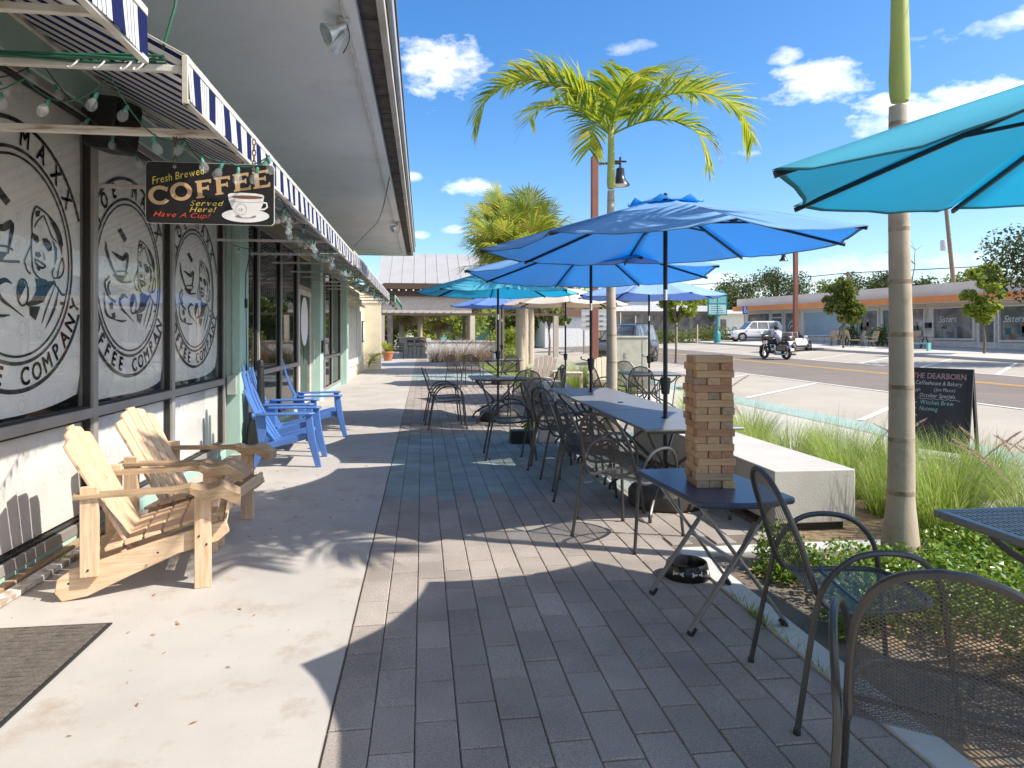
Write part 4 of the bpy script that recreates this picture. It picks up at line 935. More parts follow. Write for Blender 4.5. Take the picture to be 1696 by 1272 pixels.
# ------------------------------------------------------------------ plank lounge chairs
def adirondack(label, mats, name='wooden_lounge_chair', loc=(0, 0, 0), rz=0, group='wooden plank lounge chairs', carved=True):
    # origin on the ground at mid chair, facing +x
    mb, mz, ma = mats
    t = thing(name, label, 'lounge chair', loc, rz, group)
    for s in (-1, 1):
        y = s*.30
        prof = [(-.42, .0), (-.455, .05), (-.445, .12), (-.38, .165), (.28, .345), (.40, .365), (.42, .30), (.36, .25), (.15, .20), (-.10, .10), (-.30, .015)]
        MB().prism(prof, lambda a, b, q: (a, q, b), y-.019, y+.019).build('side_rail', T[mb], t, bev=.004)
        MB().bx(.235, .325, y+s*.02, y+s*.06, 0, .555).build('front_leg', T[mz], t, bev=.004)
        MB().bx(-.33, -.24, y+s*.02, y+s*.06, .13, .62).build('rear_post', T[mz], t, bev=.004)
        MB().prism([(-.33, .555), (-.30, .50), (-.26, .50), (-.24, .555)], lambda a, b, q: (a, q, b), y+s*.021, y+s*.05).build('arm_block', T[mz], t)
        if carved:
            m = MB(); V = []; n = 16
            for i in range(n+1):
                x = -.36+.84*i/n; q = i/n; w = .045 if q < .55 else .045+.055*min(1, (q-.55)/.25)
                wv = .008*math.sin(i*2.7)*(q > .5); zt = .585+(.014*math.sin(i*1.9)*(q > .6))-(.03*max(0, q-.88)/.12); th = .026+.045*max(0, min(1, (q-.62)/.2))
                for yy, zz in ((-w+wv, zt-th), (-w+wv, zt-.006), (-w*.5, zt), (w*.5, zt), (w+wv, zt-.006), (w+wv, zt-th)): V.append((x, y+s*.03+yy, zz))
            m.add(V, [(i*6+j, i*6+(j+1) % 6, (i+1)*6+(j+1) % 6, (i+1)*6+j) for i in range(n) for j in range(6)]+[tuple(range(6)), tuple(n*6+j for j in range(5, -1, -1))])
            m.build('armrest', T[ma], t, smooth=30)
        else:
            MB().prism([(-.36, -.03), (.30, -.06), (.42, -.05), (.45, 0), (.42, .06), (.30, .07), (-.36, .03)], lambda a, b, q: (a, y+s*.02+b, q), .556, .58).build('armrest', T[mb], t, bev=.004)
        if not carved: continue
        for x, z in ((.26, .30), (.30, .25), (.26, .53), (.30, .53), (-.29, .17), (-.27, .56), (-.38, .11), (.05, .23)): MB().lathe([(.0, .0), (.006, .0), (.006, .004), (0, .004)], 8, (x, y+s*.0605-(.0 if s > 0 else .004), z), 0, 'y').build('screw', T['black'], t)
    for k in range(6):
        x = -.20+k*.098; z = .215+ (x+.38)*.273; MB().box((x+.02, 0, z), (.088, .60, .02), (0, -.266, 0)).build('seat_slat', T[mb], t, bev=.004)
    MB().box((.39, 0, .335), (.022, .60, .085), (0, .25, 0)).build('seat_slat', T[mb], t, bev=.004)
    a = R(27); bx, bz = -.10, .20
    for k in range(5):
        u = (k-2)/2; L = .80-.07*u*u; w0, w1 = .082, .112
        yb, yt = u*.19, u*.245
        P = [(-w0/2, 0), (w0/2, 0), (w1/2, L-.03*(u > .3)-.02*(u > .8)), (w1/2-.015, L-.015*(u > .3)), (-w1/2+.015, L-.015*(u < -.3)), (-w1/2, L-.03*(u < -.3)-.02*(u < -.8))]
        MB().prism(P, lambda p, q, d: (bx-q*math.sin(a)+d*math.cos(a), yb+(yt-yb)*q/L+p, bz+q*math.cos(a)+d*math.sin(a)), 0, .02).build('back_slat', T[mz], t, bev=.004)
    MB().box((bx-.36*math.sin(a)-.02, 0, bz+.36*math.cos(a)), (.028, .68, .07), (0, -a, 0)).build('back_brace', T[mb], t, bev=.004)
    MB().box((bx-.02, 0, bz+.01), (.03, .56, .07), (0, -a, 0)).build('back_brace', T[mb], t, bev=.004)
    return t
PINE = ('pine', 'pinez', 'oldwood')
adirondack('new pine plank lounge chair nearest the camera with carved worn armrests', PINE, loc=(-1.60, 4.40, 0), rz=R(13))
adirondack('new pine plank lounge chair behind the nearer one, beside the window', PINE, loc=(-1.66, 5.28, 0), rz=R(-3))
adirondack('greyed plank lounge chair by the beige umbrella, left of the little wooden table', ('greywood', 'greywood', 'greywood'), loc=(2.92, 16.6, 0), rz=R(-112), carved=False)
adirondack('pale sunlit plank lounge chair behind the second blue umbrella pole', ('palewood', 'palewood', 'palewood'), loc=(4.2, 15.6, 0), rz=R(-105), carved=False)
t = thing('wooden_side_table', 'small pale wooden side table between the two far lounge chairs', 'side table', (3.5, 15.9, 0), R(-10))
for k in range(4): MB().box((-.2+k*.13, 0, .55), (.12, .5, .022)).build('top_board', T['palewood'], t, bev=.003)
for sx in (-1, 1):
    for sy in (-1, 1): MB().box((sx*.22, sy*.2, .27), (.05, .05, .54)).build('leg', T['palewood'], t, bev=.003)
for q in (-.2, .2): MB().box((0, q, .5), (.42, .02, .07)).build('apron', T['palewood'], t)
# moulded blue lounge chairs
def blue_chair(label, loc, rz):
    t = thing('blue_lounge_chair', label, 'lounge chair', loc, rz, 'blue plastic lounge chairs'); M = T['blue_plastic']
    a = R(31)
    for k in range(5):
        m = MB(); u = (k-2)/2; V = []; n = 18
        for i in range(n+1):
            q = i/n; s = q*(1.02-.15*u*u)
            if s < .38: x = .27-s; z = .33-.28*s+.02
            else:
                b = s-.38; x = -.11-b*math.sin(a)-.075*math.sin(b*4.4); z = .245+b*1.32
            top = q > .94
            hw = (.0385+.0150*q)*(1-.30*max(0, (q-.92)/.08))
            yc = u*(.155+.07*q); zz = z-(.05*abs(u)**2 if q > .9 else 0)*(q-.9)/.1*1.0
            cup = .02*abs(u)*(s > .38)
            for dy in (-hw, hw):
                V.append((x+cup, yc+dy, zz+.010)); V.append((x+cup-.006, yc+dy, zz-.008))
        m.add(V, [(4*i, 4*i+2, 4*i+6, 4*i+4) for i in range(n)]+[(4*i+1, 4*i+5, 4*i+7, 4*i+3) for i in range(n)]+[(4*i, 4*i+4, 4*i+5, 4*i+1) for i in range(n)]+[(4*i+2, 4*i+3, 4*i+7, 4*i+6) for i in range(n)]+[(0, 1, 3, 2), (4*n, 4*n+2, 4*n+3, 4*n+1)])
        m.build('slat', M, t, smooth=50)
    for s in (-1, 1):
        y = s*.30
        MB().prism([(-.36, 0), (-.28, .0), (-.16, .20), (.25, .30), (.29, .36), (.22, .365), (-.12, .28), (-.22, .25)], lambda p, q, d: (p, q*0+d, q), y-s*.015-.018, y-s*.015+.018).build('side_rail', M, t, bev=.006)
        MB().prism([(.36, 0), (.42, .0), (.36, .30), (.32, .585), (.25, .585), (.27, .32)], lambda p, q, d: (p, d, q), y+s*.025-.022, y+s*.025+.022).build('front_leg', M, t, bev=.008)
        MB().prism([(-.24, -.05), (.30, -.065), (.35, -.03), (.35, .04), (.30, .065), (-.24, .045), (-.27, 0)], lambda p, q, d: (p, y+s*.02+q, d), .575, .60).build('armrest', M, t, bev=.010)
        MB().prism([(-.28, .56), (-.24, .60), (-.18, .60), (-.16, .40), (-.20, .27), (-.24, .27)], lambda p, q, d: (p, d, q), y-.016, y+.016).build('rear_support', M, t, bev=.006)
    MB().box((.27, 0, .315), (.03, .56, .08), (0, .3, 0)).build('front_rail', M, t, bev=.01)
    MB().box((-.30, 0, .56), (.03, .60, .07), (0, -.4, 0)).build('back_rail', M, t, bev=.01)
    return t
b0 = blue_chair('blue plastic lounge chair nearest, right in front of the mint pilaster', (-1.53, 8.02, 0), R(2))
dup(b0, (-1.70, 9.02, 0), R(4), 'blue plastic lounge chair in the middle, mostly hidden behind the black ash post')
dup(b0, (-1.52, 10.18, 0), R(9), 'blue plastic lounge chair farthest along the wall with its whole back showing')
t = thing('ash_post', 'black plastic cigarette post with slim neck between the blue chairs', 'ash bin', (-2.0, 8.86, 0))
MB().lathe([(.17, 0), (.18, .02), (.17, .08), (.155, .32), (.12, .40), (.055, .46), (.042, .9), (.040, 1.10), (.03, 1.13), (0, 1.135)], 24).build('body', T['black'], t); MB().lathe([(.012, -.005), (.012, .001)], 8, (.025, -.032, 1.05), 0, 'y').build('ash_hole', T['gasket'], t)
# doormat
dm = MB().box((-2.02, 3.2, .006), (.96, .93, .012)); dmat = pm('brown_doormat', (.085, .070, .058), .95, (.13, .108, .088), 40, 1.0, 120)
t = thing('doormat', 'dark brown ribbed doormat on the concrete at the lower left', 'doormat', (-2.02, 3.2, 0)); MB().box((0, 0, .004), (.96, .93, .008)).build('rubber_edge', T['black'], t, bev=.003); m = MB()
for k in range(22):
    for j in range(5): m.box((-.37+j*.185, -.42+k*.04, .010), (.183, .0365, .009+.002*((j+k) % 2)))
m.build('pile', dmat, t, bev=.003, seg=1)
# bowl, boxes, bench
t = thing('dog_bowl', 'black dog bowl with white bones beside the folding table', 'bowl', (1.575, 3.95, 0))
MB().lathe([(.135, 0), (.138, .006), (.120, .085), (.116, .09), (.108, .086), (.095, .03), (0, .025)], 36).build('bowl', pm('black_glazed_bowl', (.014, .012, .012), .25), t)
for k in range(7):
    a0 = k*2*math.pi/7+.35; m = MB(); P = []
    for u, v in ((-.03, .006), (-.036, .014), (-.028, .016), (-.022, .006), (.022, .006), (.028, .016), (.036, .014), (.03, .004), (.036, -.006), (.028, -.012), (.022, -.004), (-.022, -.004), (-.028, -.012), (-.036, -.008)): P.append((u, v))
    def fb(u, v):
        z = .045+v; r = .1385-(z/.085)*.018+.0015; a = a0+u/r; return (r*math.cos(a), r*math.sin(a), z)
    m.flat(P, fb); m.build('bone_mark', T['paper'], t, smooth=0)
tag(MB().bx(1.16, 1.46, 8.98, 9.2, 0, .17).build('black_box', T['black'], bev=.01), 'small black box on the pavers below the lone mesh chair', 'box')
tag(MB().prism([(0, 0), (.26, 0), (.24, .2), (.14, .23), (.02, .2)], lambda a, b, q: (1.52+a, 9.0+q, b), 0, .12).build('paper_bag', pm('pale_bag', (.62, .56, .5), .8), bev=.02), 'pale paper bag next to the small black box', 'bag')
def bench(label, x0, x1, y0, y1, h):
    t = thing('concrete_bench', label, 'bench', ((x0+x1)/2, (y0+y1)/2, 0)); w, d = x1-x0, y1-y0
    MB().bx(-w/2, w/2, -d/2, d/2, .06, h).build('seat_block', T['bench'], t, bev=.008); MB().bx(-w/2+.06, w/2-.06, -d/2+.06, d/2-.06, -.05, .06).build('plinth', pm('dark_plinth', (.08, .075, .07), .9), t)
bench('long cast concrete bench behind the folding table', 2.55, 3.19, 4.72, 8.1, .45)
bench('low concrete bench behind the turquoise umbrella table', 2.35, 2.95, 13.4, 15.9, .45)
# chalkboard
def chalkboard():
    t = thing('chalkboard_sign', 'black chalkboard A frame sign lettered The Dearborn among the grass', 'sign', (6.02, 7.32, .006), R(-63))
    # local: x along the board, y depth, z up
    fr = T['black']; tl = R(8); f = lambda a, b, d=0: (a, -.16+b*math.sin(tl)-d*math.cos(tl), b*math.cos(tl)+.0+d*-.1)
    MB().prism([(-.30, .14), (.30, .14), (.30, 1.02), (-.30, 1.02)], lambda a, b, q: f(a, b, q), -.006, .006).build('board', pm('chalkboard', (.020, .020, .024), .7, (.035, .032, .04), 5), t)
    m = MB()
    for a, b in (((-.33, 0), (-.33, 1.06)), ((.33, 0), (.33, 1.06))): m.prism([(a[0]-.03, 0), (a[0]+.03, 0), (a[0]+.03, 1.06), (a[0]-.03, 1.06)], lambda p, q, d: f(p, q, d), -.014, .014)
    for z in (1.02, .10): m.prism([(-.30, z), (.30, z), (.30, z+.04), (-.30, z+.04)], lambda p, q, d: f(p, q, d), -.013, .013)
    m.build('frame', fr, t, bev=.003)
    m = MB(); g = lambda a, b, d=0: (a, .16-b*math.sin(tl), b*math.cos(tl))
    for s in (-1, 1): m.beam(g(s*.33, 0), g(s*.33, 1.05), .05, .025)
    m.beam(g(-.33, .1), g(.33, .1), .025, .04); m.build('rear_leg', fr, t)
    cf = lambda a, b: f(a, b, .0075)
    L = MB(); text(L, 'THE DEARBORN', cf, 0, .935, .062, 0, 0, .88, .10, center=True, bold=.004); L.build('pink_chalk_lettering', pm('pink_chalk', (.55, .36, .38), .9), t, smooth=0)
    L = MB(); text(L, 'Coffeehouse & Bakery', cf, 0, .86, .048, 0, .15, .75, .10, center=True); text(L, '(Joe Maxx)', cf, .07, .79, .04, 0, .15, .8, .12, center=True); text(L, 'OPEN', cf, -.27, .755, .03, .4, 0, .8); text(L, 'October Specials', cf, -.20, .715, .045, 0, .1, .8, .12)
    L.stroke([(-.22+i*.02, .695+.006*math.sin(i*1.6)) for i in range(24)], .004, cf); L.build('white_chalk_lettering', pm('white_chalk', (.5, .5, .52), .9), t, smooth=0)
    tc_ = pm('teal_chalk', (.25, .5, .47), .9)
    for wd, z in (('Witches Brew', .63), ('Nutmeg', .555)): L = MB(); text(L, wd, cf, -.19, z, .05, 0, .1, .8, .12); L.build('teal_chalk_lettering', tc_, t, smooth=0)
    for z in (.645, .575, .505): MB().flat([(-.235+.009*math.cos(i), z+.009*math.sin(i)) for i in range(6)], cf).build('chalk_dot', tc_, t, smooth=0)
chalkboard()
# ------------------------------------------------------------------ palms
def frond(m, base, az, lift, L, droop, npair=44, llen=.55, width=.030, rr=rnd, twist=0):
    # rachis that rises and arches over, leaflets in pairs that hang from it
    d = Vector((math.cos(az), math.sin(az), 0)); side = Vector((-d.y, d.x, 0)); P = []; n = 24
    th = lift; p = Vector(base); ds = L/n
    for i in range(n+1):
        P.append(p.copy()); q = i/n; ang = th-droop*(q**1.5); p = p+(d*math.cos(ang)+Vector((0, 0, 1))*math.sin(ang))*ds
    m.tube(P, [max(.004, .018*(1-i/n)) for i in range(n+1)], 5)
    for k in range(npair):
        q = .14+.86*k/npair; f = q*n; i = min(int(f), n-1); c = P[i].lerp(P[i+1], f-i); t = (P[i+1]-P[i]).normalized(); up = t.cross(side).normalized()*-1
        if up.z < 0 and abs(t.z) < .8: up = -up
        ll = llen*(.55+.6*math.sin(math.pi*min(1, q*.85+.12)))*rr.uniform(.85, 1.1)
        for s in (-1, 1):
            dirv = (side*s*.78+t*(.55+.3*q)+up*(.38-.25*q)+Vector((rr.gauss(0, .07), rr.gauss(0, .07), rr.gauss(0, .07)))).normalized()
            w = width*rr.uniform(.8, 1.15); V = []; pos = c.copy(); ns = 4
            wv = t.copy()
            for j in range(ns+1):
                qq = j/ns; ww = w*(.35+1.1*qq-1.42*qq*qq) if j < ns else .001; ww = max(ww, .0015)
                V += [pos+wv*ww, pos-wv*ww]
                dv = (dirv+Vector((0, 0, -1))*(.95*qq**1.4)*rr.uniform(.6, 1.1)).normalized(); pos = pos+dv*ll/ns
            m.add(V, [(2*j, 2*j+1, 2*j+3, 2*j+2) for j in range(ns)])
def royal_palm(x, y, h, r, label, fr, seed, trunk_mat='trunk', shaft=1.0, lean=(0, 0)):
    rr = random.Random(seed); t = thing('palm_tree', label, 'palm tree', (x, y, 0), 0, 'feather palms in the planting beds')
    m = MB(); n = 40; prof = []; hs = h-shaft
    for i in range(n+1):
        z = -.05+hs*i/n; rad = r*(1.5-.5*min(1, max(0, z)/.45) if z < .45 else 1.0)*(1-.40*max(0, z)/hs); rad *= 1+rr.uniform(-.012, .012); prof.append((rad, z))
    for z in [hs*(k+.5)/9 for k in range(9)]:
        for dz, e in ((-.014, 1.004), (0, 1.014), (.014, 1.004)): prof.append((r*(1.5-.5*min(1, max(0, z)/.45) if z < .45 else 1.0)*(1-.40*z/hs)*e, z+dz))
    prof.sort(key=lambda a: a[1]); m.lathe(prof, 20); m.m = [1 if abs(((m.v[f[0]][2]+m.v[f[2]][2])/2/(hs/9)) % 1-.5) < .014*9/hs else 0 for f in m.f]; m.v = [(a+lean[0]*(c/h)+.012*math.sin(c*1.7), b+lean[1]*(c/h), c) for a, b, c in m.v]; tr = m.build('trunk', [T[trunk_mat], pm('leaf_scar', (.40, .31, .22), .9, (.22, .145, .095), 14)], t)
    s = MB().lathe([(r*.60, hs-.02), (r*.70, hs+.03), (r*.74, hs+shaft*.12), (r*.64, hs+shaft*.35), (r*.56, hs+shaft*.7), (r*.5, h), (r*.3, h+.12)], 18); s.v = [(a+lean[0], b+lean[1], c) for a, b, c in s.v]; s.build('crownshaft', T['shaft'], t)
    for az, lift, L, droop in fr:
        f = MB(); frond(f, (lean[0], lean[1], h-.05), R(az), R(lift), L, R(droop), npair=int(25*L), llen=.70*min(1, L/1.9), width=.046, rr=rr); f.build('frond', T['frond'], t, smooth=0)
    return t
FR1 = [(174, 56, 2.8, 145), (150, 68, 2.3, 100), (-10, 46, 2.75, 135), (22, 66, 2.3, 100), (60, 78, 1.7, 85), (112, 76, 1.7, 95), (-30, 22, 1.9, 118), (-85, 66, 1.5, 120), (205, 34, 1.7, 95), (90, 50, 1.7, 120)]
royal_palm(2.86, 10.2, 4.55, .090, 'feather palm behind the big blue umbrella with its whole crown against the sky', FR1, 3, shaft=.85)
FR2 = [(k*40+rnd.uniform(-8, 8), rnd.uniform(60, 80), rnd.uniform(1.3, 1.7), rnd.uniform(80, 110)) for k in range(9)]
FR2B = [(az, max(55, l), L, min(d, 115)) for az, l, L, d in FR2]
royal_palm(2.906, 3.866, 4.0, .082, 'feather palm trunk rising at the right foreground, crown above the picture', FR2B, 5, shaft=1.1)
def fan_leaf(m, base, d, L, Rf, rr, mat=0, hang=0):
    d = Vector(d).normalized(); up = Vector((0, 0, 1)); s = d.cross(up).normalized(); nrm = s.cross(d).normalized()
    tip = Vector(base)+d*L+Vector((0, 0, -.12*L)); m.tube([base, Vector(base).lerp(tip, .5)+Vector((0, 0, .05*L)), tip], [.02, .014, .008], 4, mat)
    for k in range(34):
        a = R(-125+250*k/33); v = (d*math.cos(a)+s*math.sin(a)+nrm*(.25*math.cos(a*1.3)-.05)).normalized(); l = Rf*(.72+.3*math.cos(a*.6))*rr.uniform(.85, 1.08)
        w = .030*Rf; e = v.cross(nrm).normalized(); p1 = tip+v*l*.6; p2 = tip+v*l+Vector((0, 0, -(.22+hang)*l*rr.uniform(.4, 1.3)))
        m.add([tip, p1+e*w, p1-e*w, p2], [(0, 1, 2), (1, 3, 2)], mat)
def sabal(x, y, h, r, label, seed, n=34, Rf=.75, dead=10):
    rr = random.Random(seed); t = thing('cabbage_palm', label, 'palm tree', (x, y, gz(x, y)), 0, 'cabbage palms by the pavilion')
    m = MB(); prof = [(r*(1.15 if i == 0 else 1)*(1+rr.uniform(-.05, .05)), -.1+(h+.1)*i/24) for i in range(25)]; m.lathe(prof, 14); m.build('trunk', T['trunk'], t)
    c = MB()
    for k in range(n):
        az = k*2.399+rr.uniform(-.2, .2); el = R(75-115*(k/n)+rr.uniform(-8, 8)); fan_leaf(c, (0, 0, h), (math.cos(az)*math.cos(el), math.sin(az)*math.cos(el), math.sin(el)), rr.uniform(.45, 1.25)*Rf*1.1, Rf*rr.uniform(.75, 1.1), rr)
    c.build('crown', T['sabal'], t, smooth=0)
    if dead:
        c = MB()
        for k in range(dead):
            az = k*2.399; el = R(-30-rr.uniform(0, 40)); fan_leaf(c, (0, 0, h-.2), (math.cos(az)*math.cos(el), math.sin(az)*math.cos(el), math.sin(el)), Rf*.8, Rf*.8, rr, hang=.5)
        c.build('dead_leaf', T['deadfrond'], t, smooth=0)
    return t
sabal(3.72, 26.0, 4.75, .19, 'yellow green cabbage palm just behind the turquoise umbrella', 11, 66, 1.32, 14)
sabal(3.55, 31.5, 6.6, .2, 'tall brown skirted cabbage palm behind the yellow green one', 12, 44, 1.05, 40)
sabal(5.2, 33.0, 5.0, .2, 'cabbage palm trunk right of the yellow green one', 13, 46, 1.0, 14)
sabal(4.6, 31.0, 4.6, .2, 'cabbage palm with thick bare trunk behind the grey lounge chair', 14, 30, .9, 8)
for k, (x, y, h, w) in enumerate(((-1.5, 50, 3.6, 'at the left post of the pavilion opening'), (1.2, 52, 3.2, 'seen through the middle of the pavilion opening'), (-.2, 55, 4.2, 'deep behind the pavilion opening'), (3.4, 51, 4.6, 'right of the pavilion corner post'))):
    sabal(x, y, h, .18, 'cabbage palm beyond the pavilion, '+w, 20+k, 30, 1.0, 10)
# ------------------------------------------------------------------ broadleaf trees
def leaf_cloud(m, cs, n, size, rr, flat=.0, asp=.5):
    tot = sum(c[3]**2 for c in cs)
    for (x, y, z, r) in cs:
        for _ in range(int(n*r*r/tot)):
            u = Vector((rr.gauss(0, 1), rr.gauss(0, 1), rr.gauss(0, 1))).normalized()*r*(rr.random()**.42); u.z *= .8
            p = Vector((x, y, z))+u; nz = Vector((rr.gauss(0, .7), rr.gauss(0, .7), rr.gauss(.5+flat, .6))).normalized(); a = nz.orthogonal().normalized(); a.rotate(Matrix.Rotation(rr.uniform(0, 6.28), 3, nz)); b = nz.cross(a); s = size*rr.uniform(.65, 1.25)
            m.add([p-a*s, p+b*s*asp, p+a*s-nz*s*.25, p-b*s*asp], [(0, 1, 2, 3)])
def tree(name, label, x, y, h, cr, th, n, size, mat, seed, group=None, tr=.12, nc=14, flatc=.75, cat='tree', base=None, spread=1.0):
    rr = random.Random(seed); z0 = gz(x, y) if base is None else base; t = thing(name, label, cat, (x, y, z0), 0, group)
    cs = []
    for k in range(nc):
        a = rr.uniform(0, 6.28); q = rr.random()**.6; e = rr.uniform(-1, 1); rad = cr*.62*q*math.sqrt(max(.15, 1-e*e*.8))
        cs.append((rad*math.cos(a)*spread*1.1, rad*math.sin(a)*spread*1.1, th+(h-th)*(.5+.42*e), cr*(rr.uniform(.28, .46) if cr > 2.6 else rr.uniform(.17, .36))))
    tm = MB().tube(crom([(0, 0, -.1), (.04*rr.uniform(-1, 1), .04*rr.uniform(-1, 1), th*.5), (.06*rr.uniform(-1, 1), .0, th), (0, 0, th+(h-th)*.45)], 4), [tr*(1.25-.07*i) if i else tr*1.5 for i in range(13)], 8)
    for c in cs[:9]: tm.tube([(0, 0, th*rr.uniform(.8, 1.1)), (c[0]*.45, c[1]*.45, th+(c[2]-th)*.65), (c[0], c[1], c[2])], [tr*.45, tr*.28, tr*.1], 5)
    tm.build('trunk', T['bark'], t); m = MB(); leaf_cloud(m, cs, n, size, rr); m.build('crown', T[mat], t, smooth=0); return t
SG = 'young street trees on the far sidewalk'
tree('street_tree', 'young street tree with bright crown in front of the blue shop window', 27.2, 41.5, 4.6, 1.7, 1.75, 3000, .15, 'leaf_mid', 31, SG, .06, 26)
tree('street_tree', 'tall slim street tree in front of the Sisters windows', 28.77, 31.96, 4.9, 1.3, 1.7, 3200, .13, 'leaf_light', 32, SG, .06, 28)
tree('street_tree', 'street tree with light crown right of the dark pickup by the road', 11.9, 31.2, 3.95, 1.25, 2.0, 2400, .11, 'leaf_light', 33, 'trees along the near parking', .05, 14, spread=1.3)
tree('street_tree', 'small light green tree left of the dark parked car', 13.3, 50, 4.6, 2.0, 2.1, 2600, .16, 'leaf_light', 34, 'trees along the near parking', .07, 14, spread=1.3)
tree('street_tree', 'low green tree behind the beige umbrella', 8.2, 44.0, 4.3, 2.2, 2.0, 2600, .17, 'leaf_mid', 35, 'trees along the near parking', .07, 14, spread=1.35)
for k, (x, y, h, w) in enumerate(((30.3, 71, 4.4, 'first of the two yellowish trees left of the teal street sign'), (27.5, 72, 4.6, 'second of the two yellowish trees left of the teal street sign'))):
    tree('street_tree', w, x, y, h, 2.1, 2.3, 2200, .2, 'leaf_light', 36+k, SG, .06, 12, spread=1.4)
tree('oak_tree', 'dark leafed tree reaching in from the right edge above the shop roof', 25.9, 24.85, 6.8, 3.0, 2.6, 8200, .10, 'leaf_dark', 41, None, .16, 22, base=.2)
OG = 'big trees rising behind the shops'
for k, (x, y, h, cr, mt, w) in enumerate(((44, 92, 11.5, 6.0, 'leaf_dark', 'above the white building, left of the brown lamp post'), (51, 93, 12, 6.5, 'leaf_dark', 'directly behind the far brown lamp post'), (40, 104, 10, 5.5, 'leaf_dark', 'just right of the pale blue umbrella'), (58, 92, 10.5, 5, 'leaf_mid', 'behind the far end of the orange banded shops'),
        (57.4, 83.3, 11.0, 5.5, 'leaf_dark', 'left of the foreground palm trunk above the shop roof'), (61.5, 82.8, 11.4, 5.6, 'leaf_dark', 'partly behind the foreground palm trunk'), (61.6, 77.7, 9.6, 4.6, 'leaf_dark', 'left of the leaning utility pole'), (65.8, 77.2, 10.2, 5.0, 'leaf_mid', 'behind the leaning utility pole'), (70.3, 76.6, 10.2, 5, 'leaf_dark', 'right of the leaning utility pole'), (34, 115, 10, 6, 'leaf_mid', 'far left behind the blue umbrella canopies'), (24, 118, 9, 6, 'leaf_mid', 'far behind the dark parked car'))):
    tree('oak_tree', 'big dark tree '+w, x, y, h*.72, cr*.8, 2.5, 5200, .19, mt, 50+k, OG, .35, 26)
for k, (x, y, h, cr) in enumerate(((-9, 62, 8, 4.5), (-3, 64, 6.5, 4.2), (3, 66, 7.2, 4.5), (9.5, 70, 7, 4.5), (16, 80, 8, 5), (-5.5, 58, 4, 3), (1, 60, 4, 3))):
    tree('green_tree', 'green tree beyond the pavilion '+('at the far left', 'behind its left half', 'behind its middle', 'right of its corner post', 'farther right behind the palms', 'low bushy one at left', 'low bushy one at the middle')[k], x, y, h, cr, 1.2, 2600, .26, 'leaf_mid' if k % 2 else 'leaf_light', 70+k, 'trees beyond the pavilion', .2, 16)
bt = thing('bare_tree', 'thin leafless tree right of the foreground palm trunk above the shop roof', 'tree', (56.3, 73.3, 1.3)); m = MB(); rr = random.Random(4)
def branch(p, d, L, r, k):
    q = p+d*L; m.tube([p, p.lerp(q, .5)+Vector((rr.gauss(0, .04), rr.gauss(0, .04), 0))*L, q], [r, r*.8, r*.6], 4)
    if k:
        for _ in range(3): branch(q, (d+Vector((rr.gauss(0, .45), rr.gauss(0, .45), rr.gauss(.1, .2)))).normalized(), L*.62, r*.55, k-1)
branch(Vector((0, 0, 0)), Vector((.05, 0, 1)), 5.2, .16, 3); m.build('trunk', T['bark'], bt)
# ------------------------------------------------------------------ grasses and ground cover
def clump_meshes(seed, n, h, mat, plumes=0, spread=.16):
    rr = random.Random(seed); m = MB(); pl = MB()
    for _ in range(n):
        a = rr.uniform(0, 6.28); r0 = spread*math.sqrt(rr.random()); b = Vector((r0*math.cos(a), r0*math.sin(a), -.02)); az = a+rr.gauss(0, .6); L = h*rr.uniform(.6, 1.15); el = R(rr.uniform(52, 86)); bend = rr.uniform(.6, 1.9); w = rr.uniform(.0022, .0042); V = []; p = b; ns = 6; d = Vector((math.cos(az), math.sin(az), 0)); sd = Vector((-d.y, d.x, 0))
        for j in range(ns+1):
            q = j/ns; V += [p+sd*w*(1-q*.92), p-sd*w*(1-q*.92)]; e = el-bend*q*q; p = p+(d*math.cos(e)+Vector((0, 0, 1))*math.sin(e))*L/ns
        m.add(V, [(2*j, 2*j+1, 2*j+3, 2*j+2) for j in range(ns)])
    for _ in range(plumes):
        az = rr.uniform(0, 6.28); d = Vector((math.cos(az), math.sin(az), 0)); P = [Vector((0, 0, 0))+d*.1*0]; e = R(82)
        for j in range(10): P.append(P[-1]+(d*math.cos(e)+Vector((0, 0, 1))*math.sin(e))*h*.125); e -= R(rr.uniform(3, 9))
        pl.tube(P, .0022, 4)
        for j in range(260):
            q = 6.6+3.4*rr.random(); i = min(int(q), 9); c = P[i].lerp(P[i+1], q-i); v = Vector((rr.gauss(0, 1), rr.gauss(0, 1), rr.gauss(.6, 1))).normalized()*.027*(1-.5*abs(q-8.2)/2); s = v.orthogonal().normalized()*.0022; pl.add([c-s, c+s, c+v], [(0, 1, 2)])
    return m.mesh('blades', T[mat], 0), (pl.mesh('plumes', T['plume'], 0) if plumes else None)
CL = [clump_meshes(81, 760, .82, 'blade', 3, .2), clump_meshes(82, 760, .86, 'blade', 1, .2), clump_meshes(83, 640, .80, 'blade', 0, .2), clump_meshes(84, 420, .80, 'purple', 12, .25)]
def clump(x, y, k, label, sc=1.0, rz=0, group='fountain grass clumps in the beds', name='fountain_grass'):
    t = thing(name, label, 'ornamental grass', (x, y, gz(x, y)), rz, group); t.scale = (sc,)*3
    o = bpy.data.objects.new('blades', CL[k][0]); C.objects.link(o); o.parent = t
    if CL[k][1]: o = bpy.data.objects.new('plume', CL[k][1]); C.objects.link(o); o.parent = t
    return t
